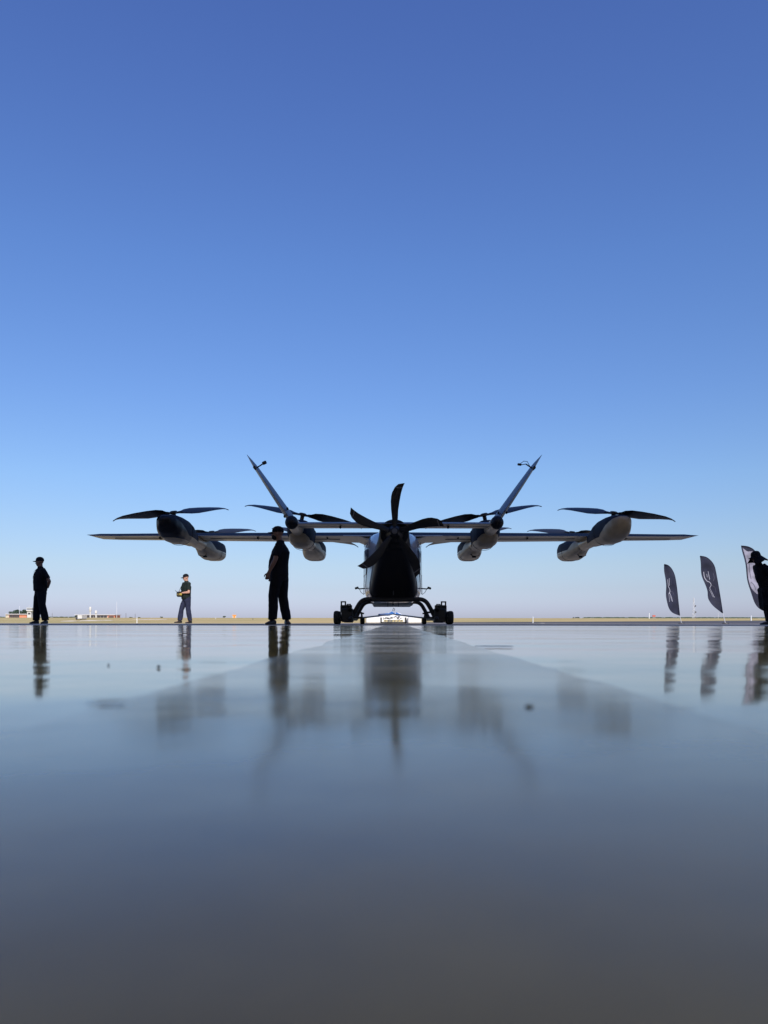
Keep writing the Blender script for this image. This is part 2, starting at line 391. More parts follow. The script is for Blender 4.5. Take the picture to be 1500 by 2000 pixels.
def scuff(px0, px1, py, depth, label):
    d = CAM_H*1500/(py-HOR); x0, x1 = (px0-750)*d/1500, (px1-750)*d/1500; g = MB(); n = 18; up_ = []; dn_ = []
    for i in range(n+1):
        t = i/n; x = x0+(x1-x0)*t; hw = depth*math.sin(math.pi*(.06+.88*t))**.5*(.6+.5*noise.noise(Vector((t*5, px0, 0)))+.2)
        for L_, sg in ((up_, 1), (dn_, -1)): y = d+sg*hw+.2*depth*noise.noise(Vector((t*3, py, 5))); L_.append((x, y, fh(x, y)+.0018))
    m_ = n+1; g.add(up_+dn_, [(i, i+1, m_+i+1, m_+i) for i in range(n)]); o = g.build('scuff_mark', M['scuff'], loc=((x0+x1)/2, d, 0)); tag(o, label, 'scuff mark', 'scuffs on the hangar floor')
scuff(163, 246, 1388, .003, 'short dark scuff on the glossy floor at left, nearest the camera')
scuff(928, 1002, 1264, .035, 'long dark scuff on the floor just right of the aircraft reflection')
# ------------------------------------------------------------------ the aircraft
AX = .21
ac = empty('aircraft', (AX, 18, 0))
tag(ac, 'electric aircraft seen from behind with pusher propeller, slanted tail fins and eight lift rotors', 'aircraft')
def X(x): return x+AX
def trap(y, zb, zt, wb, wt, n=36, e=4.5):
    zc, hh = (zb+zt)/2, (zt-zb)/2; pts = []
    for i in range(n):
        a = 2*math.pi*i/n; ca, sa = math.cos(a), math.sin(a)
        sx = math.copysign(abs(ca)**(2/e), ca); sz = math.copysign(abs(sa)**(2/e), sa)
        k = (sz+1)/2; pts.append(Vector((X(sx*(wb*(1-k)+wt*k)), y, zc+sz*hh)))
    return pts
# main cabin
g = MB(); g.loft([trap(17.30, .50, 2.10, .615, .335), trap(17.7, .49, 2.13, .665, .50), trap(18.2, .48, 2.16, .70, .64), trap(18.8, .48, 2.18, .71, .70),
                 trap(20.2, .48, 2.18, .71, .70), trap(21.4, .50, 2.05, .66, .56), trap(22.4, .56, 1.7, .52, .42, e=3.2), trap(23.1, .66, 1.3, .32, .26, e=2.6), trap(23.4, .8, 1.05, .08, .07, e=2.2)])
fus = g.build('fuselage', M['body'], ac)
# windows along each side and panel seams
for s_ in (-1, 1):
    for (y0, y1) in ((17.85, 18.25), (18.4, 18.95), (19.15, 19.9)):
        def wx(y, z):
            k = (z-.48)/1.7
            pr = [(17.3, .615, .335), (17.7, .665, .50), (18.2, .70, .64), (18.8, .71, .70), (20.2, .71, .70)]
            for (a0, b0, t0), (a1, b1, t1) in zip(pr[:-1], pr[1:]):
                if a0 <= y <= a1:
                    q = (y-a0)/(a1-a0); return (b0+(b1-b0)*q)*(1-k)+(t0+(t1-t0)*q)*k
            return .66
        g = MB(); za, zb_ = 1.15, 1.75
        P = [(y, z) for (y, z) in ((y0, za), (y1, za), (y1, zb_), (y0+.06, zb_))]
        g.add([(X(s_*(wx(y, z)+.012)), y, z) for y, z in P]+[(X(s_*(wx(y, z)-.03)), y, z) for y, z in P], [(0, 1, 2, 3), (4, 7, 6, 5), (0, 4, 5, 1), (1, 5, 6, 2), (2, 6, 7, 3), (3, 7, 4, 0)])
        g.build('window', M['glass'], fus)
    g = MB(); 
    g.tube([(X(s_*(wx(17.78, z)+.004)), 17.78, z) for z in (.7, 1.1, 1.5, 1.95)], .005, 6)
    g.tube([(X(s_*(wx(18.32, z)+.004)), 18.32, z) for z in (.7, 1.1, 1.5, 1.95)], .005, 6)
    g.tube([(X(s_*(wx(y, 1.9)+.004)), y, 1.9) for y in (17.78, 18.32, 19)], .005, 6)
    g.build('door_seam', M['seam'], fus)
# black upswept tail cone carrying the propeller
g = MB(); g.loft([sup(X(0), 15.78, 1.865, .20, .20), sup(X(0), 15.82, 1.865, .285, .285), sup(X(0), 15.95, 1.86, .315, .315, e=2.1),
                  ] , cap=True)
g.build('motor_cowl', M['black'], ac)
def mixsec(A, B, k): return [a.lerp(b, k) for a, b in zip(A, B)]
A = [Vector(p) for p in sup(X(0), 15.93, 1.86, .30, .30, e=2.1, n=36)]; B = trap(17.32, .505, 2.11, .60, .32)
Bm = trap(16.6, .98, 2.14, .46, .31, e=3.3)
g = MB(); g.loft([A, mixsec(A, Bm, .5), Bm, mixsec(Bm, B, .55), B, trap(17.5, .53, 2.1, .60, .33)]); tc_ = g.build('tail_cone', M['black'], ac)
g = MB(); g.box((X(-.0), 17.0, .70), (.02, .05, .12), bev=.004); g.build('antenna', M['grey_band'], tc_)

# pusher propeller: five scimitar blades
PY, PZ = 15.55, 1.862
g = MB(); g.tube([(X(0), PY-.16, PZ), (X(0), PY-.14, PZ), (X(0), PY-.08, PZ), (X(0), PY+.25, PZ)], [.06, .088, .10, .20], 28)
prop = g.build('propeller', M['prop'], ac)
g = MB(); g.tube([(X(0), PY-.175, PZ), (X(0), PY-.163, PZ)], [.05, .055], 24); g.build('spinner_cap', M['grey_band'], prop)
stn = [(30, -20, 22), (90, -26, 30), (150, -29, 38), (250, -40, 42), (340, -45, 55), (400, -40, 66), (440, -30, 74), (500, 2, 92), (540, 40, 112)]
SC = .00179
for k in range(5):
    th = R(-8.3 + 72*k)   # rotation from straight up, counter-clockwise
    th = R(-8.3+8 + 72*k)
    g = MB(); secs = []
    for i, (r_, a_, b_) in enumerate(stn):
        r = r_*SC*1.02; a0, b0 = a_*SC, b_*SC; pitch = R(34*(1-r_/600)+8); mid = (a0+b0)/2; hc = (b0-a0)/2; th_ = max(.006, .028*(1-r_/620))
        ring = []
        for q in range(12):
            an = 2*math.pi*q/12; cx_ = math.cos(an)*hc; tz = math.sin(an)*th_*.5
            x = mid+cx_; y = cx_*math.tan(pitch)*.55+tz
            rr = r + (cx_/hc)*.012*(1 if i == len(stn)-1 else 0)
            ring.append(Vector((x, y, rr)))
        rot = Matrix.Rotation(-th, 3, 'Y')
        secs.append([Vector((X(0), PY, PZ))+rot @ p for p in ring])
    g.loft(secs); bl = g.build('blade', M['prop'], prop)
    g = MB(); 
    def bp_(r_, off): 
        j = 0
        while stn[j+1][0] < r_: j += 1
        q = (r_-stn[j][0])/(stn[j+1][0]-stn[j][0]); a_ = stn[j][1]+(stn[j+1][1]-stn[j][1])*q; b_ = stn[j][2]+(stn[j+1][2]-stn[j][2])*q
        pitch = R(34*(1-r_/600)+8); mid = (a_+b_)/2*SC; hc = (b_-a_)/2*SC*.97
        return [Vector((mid+s*hc, s*hc*math.tan(pitch)*.55-off, r_*SC*1.02)) for s in (-1, -.5, 0, .5, 1)]
    rot = Matrix.Rotation(-th, 3, 'Y')
    A_, B_ = bp_(487, .012), bp_(499, .012)
    g.add([Vector((X(0), PY, PZ))+rot @ p for p in A_+B_], [(i, i+1, i+6, i+5) for i in range(4)])
    g.build('tip_band', M['grey_band'], bl)

# wings
def foil(x, yle, yte, z, t, inc=R(3), n=14, camber=.02):
    c = yle-yte; up = []; lo = []
    for i in range(n+1):
        s = (1-math.cos(math.pi*i/n))/2
        yt = 5*t*(.2969*math.sqrt(s)-.126*s-.3516*s*s+.2843*s**3-.1015*s**4)
        cm = camber*4*s*(1-s)
        up.append((s, (cm+yt))); lo.append((s, (cm-yt)))
    pts = up+[p for p in reversed(lo[1:-1])]
    return [Vector((X(x), yle-s*c, z+q*c-(s-.4)*c*math.tan(inc))) for s, q in pts]
for s_ in (-1, 1):
    g = MB(); g.loft([foil(s_*x, a_, b_, z_, t_) for x, a_, b_, z_, t_ in
        ((.35, 20.05, 18.45, 2.15, .17), (1.2, 20.0, 18.5, 2.165, .155), (4.8, 19.85, 18.62, 2.17, .15), (6.9, 19.7, 18.75, 2.17, .15), (7.3, 19.62, 18.80, 2.175, .16), (7.42, 19.4, 18.84, 2.18, .13), (7.53, 19.2, 18.9, 2.19, .06))])
    wg = g.build('wing', [M['pale'], M['slate']], ac, pred=lambda c: 1 if c.z > 2.178-(19.35-c.y)*.052 else 0)  # top shade and underside bounce painted by face height
    # flap and aileron gaps on the under-surface, brackets
    g = MB(); 
    g.tube([(X(s_*1.3), 18.98, 2.085), (X(s_*4.5), 18.98, 2.10)], .008, 6); g.tube([(X(s_*5.1), 19.05, 2.105), (X(s_*6.9), 19.1, 2.11)], .008, 6)
    g.build('flap_seam', M['seam'], wg)
    for x in (1.6, 3.3, 5.7): 
        g = MB(); g.ell((X(s_*x), 18.85, 2.095), (.022, .14, .03)); g.build('hinge_fairing', M['black'], wg)
    # root fillet
    g = MB(); g.loft([foil(s_*.45, 20.2, 18.25, 2.02, .16), foil(s_*.66, 20.15, 18.35, 2.08, .16), foil(s_*.74, 20.08, 18.42, 2.125, .16), foil(s_*.84, 20.01, 18.47, 2.155, .16)])
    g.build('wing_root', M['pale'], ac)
    # outer and inner nacelle trains
    for x0, inner in ((s_*4.87, False), (s_*2.10, True)):
        zo = -.05 if inner else 0
        g = MB(); SS = [(16.25, 2.20, .03, .03, .03), (16.29, 2.19, .12, .10, .11), (16.42, 2.17, .21, .17, .22), (16.65, 2.15, .275, .22, .29), (17.0, 2.13, .30, .25, .33), (17.45, 2.12, .30, .25, .32),
               (17.85, 2.10, .27, .23, .26), (18.2, 2.07, .22, .20, .21), (18.6, 2.04, .17, .16, .17)]
        if inner: SS = [(y+.38, z-.05, a_*.95, b_*.95, c_*1.05) for y, z, a_, b_, c_ in SS]
        g.loft([sup(X(x0), y, z, a_, b_, c_, e=2.7) for y, z, a_, b_, c_ in [tuple(a1+(b1-a1)*q/4 for a1, b1 in zip(S0, S1)) for S0, S1 in zip(SS[:-1], SS[1:]) for q in range(4)]+[SS[-1]]]); nc = g.build('nacelle', M['pod_inner'] if inner else (M['pod_outer_reflect'] if s_ < 0 else M['pod_outer']), ac)
        yq = 17.55+(.38 if inner else 0); dz = -.05 if inner else 0
        g = MB()
        for yy, zz, hw, ht, hb in ((yq, 2.12+dz, .304, .254, .334),):
            ring = sup(X(x0), yy-.05, zz, hw*(.97 if inner else 1), ht*(.97 if inner else 1), hb*(1.07 if inner else 1)); g.tube(ring+[ring[0]], .005, 5)
        # chin seam
        if 0: g.tube([(X(x0+s2*.292*(.96 if inner else 1)), y+(.38 if inner else 0), 2.0+dz) for s2 in (-1, 1) for y in ((17.5, 17.2, 16.95) if s2 < 0 else (16.95, 17.2, 17.5))], .005, 5)
        g.build('panel_seam', M['seam'], nc)
        g = MB(); g.ell((X(x0-s_*.26), yq+.1, 2.2+dz), (.03, .06, .035)); g.build('vent', M['black'], nc)
        g = MB(); y0 = 15.75 if inner else 18.3
        g.tube([(X(x0), y0, 2.09 if inner else 2.05), (X(x0), 17.6, 2.04) if inner else (X(x0), 18.8, 2.03), (X(x0), 20.3, 2.00)], [.125, .15, .16], 22)
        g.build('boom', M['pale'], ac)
        g = MB(); F = [(19.5, 2.02, .15, .14, .15), (19.85, 2.01, .20, .16, .20), (20.2, 2.0, .26, .20, .26), (20.6, 2.0, .29, .23, .29), (21.2, 2.0, .29, .23, .28), (21.6, 2.0, .22, .19, .21), (21.9, 2.0, .04, .04, .04)]
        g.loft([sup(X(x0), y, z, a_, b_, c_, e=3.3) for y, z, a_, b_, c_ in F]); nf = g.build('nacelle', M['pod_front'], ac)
        g = MB(); ring = sup(X(x0), 20.72, 2.0, .291, .231, .291, e=3.3); g.tube(ring+[ring[0]], .005, 5)
        g.tube([(X(x0-s_*.288), y, 1.90) for y in (20.6, 20.9, 21.2)], .005, 5); g.build('panel_seam', M['seam'], nf)
        if not inner or s_ > 0:      # cable loop and small camera hanging between the pods
            g = MB(); cz = 1.84
            g.tube([(X(x0-s_*.06), 19.95, 1.93), (X(x0-s_*.06+.0), 19.9, 1.80), (X(x0), 19.92, 1.74)], .012, 6); g.box((X(x0+.02), 19.92, 1.74), (.10, .08, .05), bev=.01)
            g.tube([(X(x0+.05*s_), 19.95, 1.92), (X(x0+.16*s_), 19.9, 1.84), (X(x0+.15*s_), 19.92, 1.77), (X(x0+.04*s_), 19.92, 1.75)], .007, 6)
            g.build('camera_mount', M['gear'], ac)

# tailplane and fins
def foil_line(p, chord_dir, thick_dir, c, t, n=12):
    up = []; lo = []
    for i in range(n+1):
        s = (1-math.cos(math.pi*i/n))/2
        yt = 5*t*(.2969*math.sqrt(s)-.126*s-.3516*s*s+.2843*s**3-.1015*s**4); up.append((s, yt)); lo.append((s, -yt))
    return [p+chord_dir*(-s*c)+thick_dir*(q*c) for s, q in up+[x for x in reversed(lo[1:-1])]]
inc = Vector((0, math.cos(R(4)), math.sin(R(4)))); nrm = Vector((0, -math.sin(R(4)), math.cos(R(4))))
g = MB(); g.loft([foil_line(Vector((X(x), 16.62, 2.12)), inc, nrm, .92, .14) for x in (-2.08, -1, 0, 1, 2.08)]); tp = g.build('tailplane', [M['pale'], M['fin']], ac, pred=lambda c: 1 if c.z > 2.12-(16.62-c.y)*math.tan(R(4)) else 0)  # tailplane colours carry the shade above and the bounce below
for s_ in (-1, 1):
    g = MB(); g.tube([(X(s_*.35), 15.98, 2.035), (X(s_*2.0), 15.98, 2.035)], .006, 5)
    for x in (.75, 1.65): g.tube([(X(s_*x), 15.75, 2.075), (X(s_*x), 16.02, 2.035)], .006, 5)
    g.build('elevator_seam', M['seam'], tp)
    g = MB(); g.ell((X(s_*1.12), 15.95, 2.01), (.022, .10, .03)); g.build('hinge', M['black'], tp)
    # fin
    root = Vector((X(s_*2.12), 0, 2.13)); tip = Vector((X(s_*3.05), 0, 3.50)); ax = (tip-root).normalized(); th_ = Vector((ax.z, 0, -ax.x))
    g = MB(); secs = []
    for k, yle, c, t in ((0, 16.62, .92, .19), (.3, 16.55, .86, .17), (.6, 16.47, .76, .155), (.85, 16.38, .66, .13), (.93, 16.3, .5, .11), (1.0, 16.0, .16, .06)):
        p = root.lerp(tip, k); p.y = yle; secs.append(foil_line(p, Vector((0, 1, 0)), th_, c, t))
    g.loft(secs); fn = g.build('fin', M['fin'], ac)
    g = MB(); q0 = root.lerp(tip, .06); q1 = root.lerp(tip, .9)
    g.tube([(q0.x, 15.697, q0.z), (q1.x, 15.80, q1.z)], .004, 5)
    g.build('rudder_seam', M['seam'], fn)
    for k, sd in ((.16, 1), (.10, -1)):
        g = MB(); p = root.lerp(tip, k); g.ell((p.x+th_.x*.07*sd, 15.9, p.z+th_.z*.07*sd), (.022, .06, .03)); g.build('hinge', M['black'], fn)
    # tail ball at the boom end
    g = MB(); g.ell((X(s_*2.11), 15.78, 2.085), (.135, .17, .14), 24, 14); g.build('boom_cap', M['black'], ac)
    # inward facing camera clamped near the fin tip
    p = root.lerp(tip, .80); inn = Vector((-s_, 0, 0))
    g = MB(); g.tube([p+inn*.03+Vector((0, -.55+16.4, 0)), p+inn*.10+Vector((0, 15.8, .03)), p+inn*.16+Vector((0, 15.8, .07))], .014, 8)
    if s_ < 0:
        g.box(p+inn*.19+Vector((0, 15.8, .09)), (.09, .07, .06), Matrix.Rotation(R(-25), 3, 'Y'), .01)
    else:
        g.box(p+inn*.29+Vector((0, 15.8, .06)), (.08, .06, .04), Matrix.Rotation(R(10), 3, 'Y'), .008)
        g.tube([p+inn*.16+Vector((0, 15.8, .07)), p+inn*.27+Vector((0, 15.8, .05))], .008, 6)
        g.tube([p+inn*.08+Vector((0, 15.8, .03)), p+inn*.13+Vector((0, 15.8, .12)), p+inn*.20+Vector((0, 15.8, .13)), p+inn*.27+Vector((0, 15.8, .08))], .006, 6)
    g.tube([p+Vector((0, 15.7, -.02)), p+Vector((0, 15.9, -.02))], .03, 8)
    g.build('camera_mount', M['gear'], ac)
    # side probes low on the cabin
    g = MB(); q = Vector((X(s_*.66), 18.0, .83))
    g.tube([q, q+Vector((s_*.12, 0, -.01)), q+Vector((s_*.16, 0, .0))], .014, 8)
    g.box(q+Vector((s_*.19, 0, .01)), (.09, .06, .05), Matrix.Rotation(R(18*s_), 3, 'Y'), .01)
    g.tube([q+Vector((s_*.13, 0, -.01)), q+Vector((s_*.09, 0, -.09)), q+Vector((s_*.03, 0, -.14)), q+Vector((0, 0, -.12))], .006, 6)
    g.build('camera_mount', M['gear'], ac)

# lift rotors (hub + two blades)
def make_rotor(hand):
    g = MB(); g.tube([(0, 0, -.20), (0, 0, -.03), (0, 0, -.02), (0, 0, .035), (0, 0, .045)], [.045, .045, .085, .08, .05], 20)
    g.box((0, 0, .0), (.44, .10, .045), bev=.015)
    h = g.build('lift_rotor', M['carbon'], None, loc=(0, 0, 0)); h.parent = ac
    for s in (-1, 1):
        g = MB(); secs = []
        for k, (r, cw, off, dz) in enumerate(((.14, .055, 0, 0), (.22, .08, 0, 0), (.36, .16, .01, .005), (.54, .20, .02, .01), (.76, .185, .02, .015), (1.02, .145, .01, .015), (1.24, .095, -.01, .005), (1.34, .055, -.03, -.015), (1.41, .018, -.05, -.05))):
            pitch = R(27-8*r)
            ring = []
            for q in range(12):
                an = 2*math.pi*q/12; cx_ = math.cos(an)*cw; tz = math.sin(an)*(.016 if r < .3 else .011)
                ring.append(Vector((s*r, hand*s*(off+cx_*math.cos(pitch)), dz+cx_*math.sin(pitch)*1.0+tz)))
            secs.append(ring)
        g.loft(secs); b = g.build('blade', M['carbon'], None, loc=(0, 0, 0)); b.parent = h
    WL[h.name] = Vector((0, 0, 0)); return h
# (hub x, y, z, direction of one blade) for the left half; mirrored for the right
RT = [(-4.87, 17.0, 2.455, Vector((.99, 1.0, .26))),
      (-2.05, 17.35, 2.46, Vector((-1.33, .35, .29))),
      (-4.87, 20.75, 2.46, Vector((1.0, 1.0, .20))),
      (-2.10, 20.75, 2.375, Vector((1.23, -.7, -.33)))]
protos = {1: make_rotor(1), -1: make_rotor(-1)}; used_ = set()
for s_ in (-1, 1):
    for ri, (hx, hy, hz, dv) in enumerate(RT):
        hd_ = (1 if ri in (0, 2) else -1)*(1 if s_ < 0 else -1)
        o = protos[hd_] if hd_ not in used_ else copy_tree(protos[hd_], ac); used_.add(hd_)
        d = Vector((dv.x*(1 if s_ < 0 else -1), dv.y, dv.z)).normalized()
        side = Vector((0, 0, 1)).cross(d).normalized(); up = d.cross(side)
        m3 = Matrix((d, side, up)).transposed()
        o.location = (hx*(1 if s_ < 0 else -1), hy-18, hz); o.rotation_euler = m3.to_euler()

# skid landing gear
for y in (17.0, 19.4):
    g = MB(); half = [(.0, .535), (.40, .54), (.56, .55), (.66, .53), (.74, .47), (.82, .34), (.90, .18), (.93, .12)]
    pts = [(X(-x), y, z) for x, z in reversed(half)]+[(X(x), y, z) for x, z in half[1:]]
    # smooth the polyline
    def cr(P, n=4):
        P = [Vector(p) for p in P]; out = []
        for i in range(len(P)-1):
            p0, p1, p2, p3 = P[max(i-1, 0)], P[i], P[i+1], P[min(i+2, len(P)-1)]
            for k in range(n):
                t = k/n; out.append(.5*((2*p1)+(-p0+p2)*t+(2*p0-5*p1+4*p2-p3)*t*t+(-p0+3*p1-3*p2+p3)*t**3))
        return out+[P[-1]]
    g.tube(cr(pts), .048, 14); g.build('cross_tube', M['gear'], ac)
for s_ in (-1, 1):
    g = MB(); g.tube([(X(s_*.93), 16.6, .12), (X(s_*.93), 20.0, .12), (X(s_*.93), 20.4, .16), (X(s_*.93), 20.7, .26)], .045, 12, round_end=True); g.build('skid', M['gear'], ac)
g = MB(); g.box((X(0), 19.6, .465), (.98, 2.4, .03), bev=.01); g.build('belly_panel', M['white'], ac)
g = MB(); g.box((X(0), 17.9, .46), (.02, .12, .05)); g.build('belly_antenna', M['gear'], ac)
g = MB(); g.tube([(X(-.12), 18.2, .50), (X(-.12), 18.2, .40)], .006, 6); g.build('belly_antenna', M['gear'], ac)
g = MB(); g.tube([(X(.14), 18.4, .50), (X(.14), 18.4, .41)], .006, 6); g.build('belly_antenna', M['gear'], ac)

# ground-handling dollies clamped to the skids
for s_ in (-1, 1):
    D = empty('ground_dolly', (X(s_*1.08), 17.1, -.01))
    tag(D, 'black wheeled dolly holding the %s skid of the aircraft, %s' % (('left', 'beside the man in profile') if s_ < 0 else ('right', 'on the side nearer the flags')), 'dolly', 'dollies under the aircraft skids')
    g = MB(); g.box((X(s_*1.02), 17.1, .19), (.26, .5, .30), bev=.02); g.box((X(s_*.99), 17.1, .36), (.13, .3, .12), bev=.01)
    g.box((X(s_*.96), 16.95, .31), (.10, .2, .1), Matrix.Rotation(R(35*s_), 3, 'Y'), .01)
    g.box((X(s_*1.0), 17.1, .06), (.18, .6, .06), bev=.01)
    g.build('frame', M['gear'], D)
    # jack bracket with its see-through eye
    g = MB(); cx = X(s_*1.115)
    g.box((cx, 17.1, .33), (.13, .14, .16), bev=.006)
    for q in (-1, 1): g.box((cx+q*.045, 17.1, .445), (.03, .05, .07))
    g.box((cx, 17.1, .492), (.12, .05, .028)); g.box((cx, 17.1, .41), (.12, .05, .02)); g.build('jack', M['gear'], D)
    g = MB(); cx = X(s_*.985)
    for q in (-1, 1): g.box((cx+q*.035, 16.9, .40), (.022, .05, .05))
    g.box((cx, 16.9, .432), (.092, .05, .02)); g.box((cx, 16.9, .37), (.092, .05, .025)); g.build('bracket', M['gear'], D)
    def wheel(x, y, r, wd, par):
        g = MB(); pr = [(-.46, .50), (-.5, .68), (-.47, .82), (-.38, .92), (-.24, .98), (-.08, 1), (.08, 1), (.24, .98), (.38, .92), (.47, .82), (.5, .68), (.46, .50)]
        secs = [[Vector((x+a_*wd, y+q*r*math.cos(2*math.pi*i/28), r-.01+q*r*math.sin(2*math.pi*i/28))) for i in range(28)] for a_, q in pr]
        g.loft(secs); o = g.build('wheel', M['rubber'], par)
        g = MB(); g.tube([(x-wd*.52, y, r-.01), (x+wd*.52, y, r-.01)], r*.5, 20); g.build('rim', M['gear'], o)
    wheel(X(s_*1.255), 16.95, .15, .13, D); wheel(X(s_*1.255), 17.5, .15, .13, D); wheel(X(s_*.70), 17.4, .075, .10, D)
    g = MB(); g.tube([(X(s_*.68), 17.0, .14), (X(s_*1.25), 17.0, .14)], .022, 8); g.tube([(X(s_*.7), 17.4, .07), (X(s_*.72), 17.35, .25), (X(s_*.86), 17.3, .27)], .025, 8)
    g.box((X(s_*.74), 17.35, .25), (.16, .12, .035), Matrix.Rotation(R(-12*s_), 3, 'Y')); g.build('axle', M['gear'], D)

# low white tow tractor in the sun beyond the nose
T = empty('tow_tractor', (.35, 26.4, -.01)); tag(T, 'low white tow tractor with hazard striped rear seen under the aircraft belly', 'tractor')
def t_(px, py, dy=0): p = at(px, py, 26.4); return Vector((p.x, 26.4+dy, p.z))
g = MB(); g.box((-.37, 26.6, .11), (.47, 1.6, .21), bev=.03); g.box((1.03, 26.6, .11), (.45, 1.6, .21), bev=.03); g.box((.33, 27.2, .13), (1.0, 1.2, .26), bev=.03); g.build('body', M['white'], T)
g = MB(); g.box((.33, 26.3, .02), (.84, .12, .06)); g.box((-.10, 26.3, .1), (.05, .12, .2)); g.box((.74, 26.3, .1), (.05, .12, .2)); g.build('rear_frame', M['gear'], T)
g = MB(); g.box((.32, 26.24, .085), (.66, .02, .05)); bar = g.build('bumper', M['yellow'], T)
for k in range(6): g = MB(); g.box((.04+k*.11, 26.226, .085), (.035, .006, .048), Matrix.Rotation(R(35), 3, 'Y')); g.build('hazard_stripe', M['gear'], bar)
g = MB()
for k in range(14):
    if k: g.build('hose', M['gear'], T); g = MB()
    p = Vector((random.uniform(.02, .64), 26.3, random.uniform(.14, .22))); g.tube([p, p+Vector((random.uniform(-.07, .07), -.03, random.uniform(-.05, .05))), p+Vector((random.uniform(-.07, .07), 0, random.uniform(-.04, .04)))], .013, 6)
g.build('hose', M['gear'], T)
g = MB(); g.add([(-.05, 26.9, .26), (.72, 26.9, .26), (.52, 26.95, .37), (.16, 26.95, .37), (-.05, 27.6, .26), (.72, 27.6, .26), (.52, 27.4, .37), (.16, 27.4, .37)], [(0, 1, 2, 3), (4, 7, 6, 5), (0, 4, 5, 1), (1, 5, 6, 2), (2, 6, 7, 3), (3, 7, 4, 0)]); g.build('hood', M['white'], T)
g = MB(); g.box((.20, 26.86, .34), (.24, .04, .06), Matrix.Rotation(R(-28), 3, 'Y')); g.box((.50, 26.86, .33), (.20, .04, .05), Matrix.Rotation(R(22), 3, 'Y')); g.box((.0, 26.86, .31), (.18, .04, .05), Matrix.Rotation(R(-14), 3, 'Y')); g.build('hood_panel', M['blue'], T)
g = MB(); g.tube([(.30, 26.85, .44), (.33, 26.85, .54), (.38, 26.85, .50), (.34, 26.85, .42)], .012, 6); g.build('lifting_eye', M['gear'], T); g = MB(); g.tube([(-.02, 26.85, .26), (-.1, 26.85, .33), (-.13, 26.85, .26)], .012, 6); g.build('lifting_eye', M['gear'], T)
# tow frame: V-shaped bars reaching back from the tractor to the dollies
F_ = empty('towing_rig', (.3, 24.0, -.01)); tag(F_, 'blue and black V-shaped tow frame between tractor and aircraft dollies', 'tow bar')
g = MB(); g.tube([(-.85, 19.0, .12), (-.5, 21, .17), (.28, 25.9, .31)], .022, 8); g.tube([(1.24, 19.0, .12), (.95, 21, .17), (.32, 25.9, .31)], .022, 8); g.build('bar', M['gear'], F_)
g = MB(); g.tube([(-.15, 23.2, .262), (.27, 25.75, .325)], .03, 8); g.box((.29, 25.95, .33), (.16, .14, .07), bev=.01); g.build('coupler', M['blue'], F_)

# ------------------------------------------------------------------ people
def remesh(mb, name, mt, parent, vox, smooth=3, fold=0.0, fscale=9.0, seed=0):
    me = bpy.data.meshes.new('tmp'); off = WL[parent.name]
    me.from_pydata([tuple(p-off) for p in mb.v], [], mb.f); me.update()
    import bmesh
    bm = bmesh.new(); bm.from_mesh(me); bmesh.ops.recalc_face_normals(bm, faces=bm.faces); bm.to_mesh(me); bm.free()
    t = bpy.data.objects.new('tmp', me); COL.objects.link(t)
    r = t.modifiers.new('r', 'REMESH'); r.mode = 'VOXEL'; r.voxel_size = vox; r.adaptivity = 0
    if smooth:
        s = t.modifiers.new('s', 'SMOOTH'); s.iterations = smooth; s.factor = .5
    dg = bpy.context.evaluated_depsgraph_get(); dg.update()
    nm = bpy.data.meshes.new_from_object(t.evaluated_get(dg)); bpy.data.objects.remove(t)
    nm.name = name
    if fold:
        for v in nm.vertices:
            q = v.co*fscale+Vector((seed, 0, 0)); q.z *= .55
            v.co += v.normal*(noise.noise(q)*fold+noise.noise(q*2.7)*fold*.4)
    nm.materials.clear(); nm.materials.append(mt)
    nm.polygons.foreach_set('use_smooth', [True]*len(nm.polygons)); nm.update()
    o = bpy.data.objects.new(name, nm); COL.objects.link(o); o.parent = parent; WL[o.name] = off
    return o

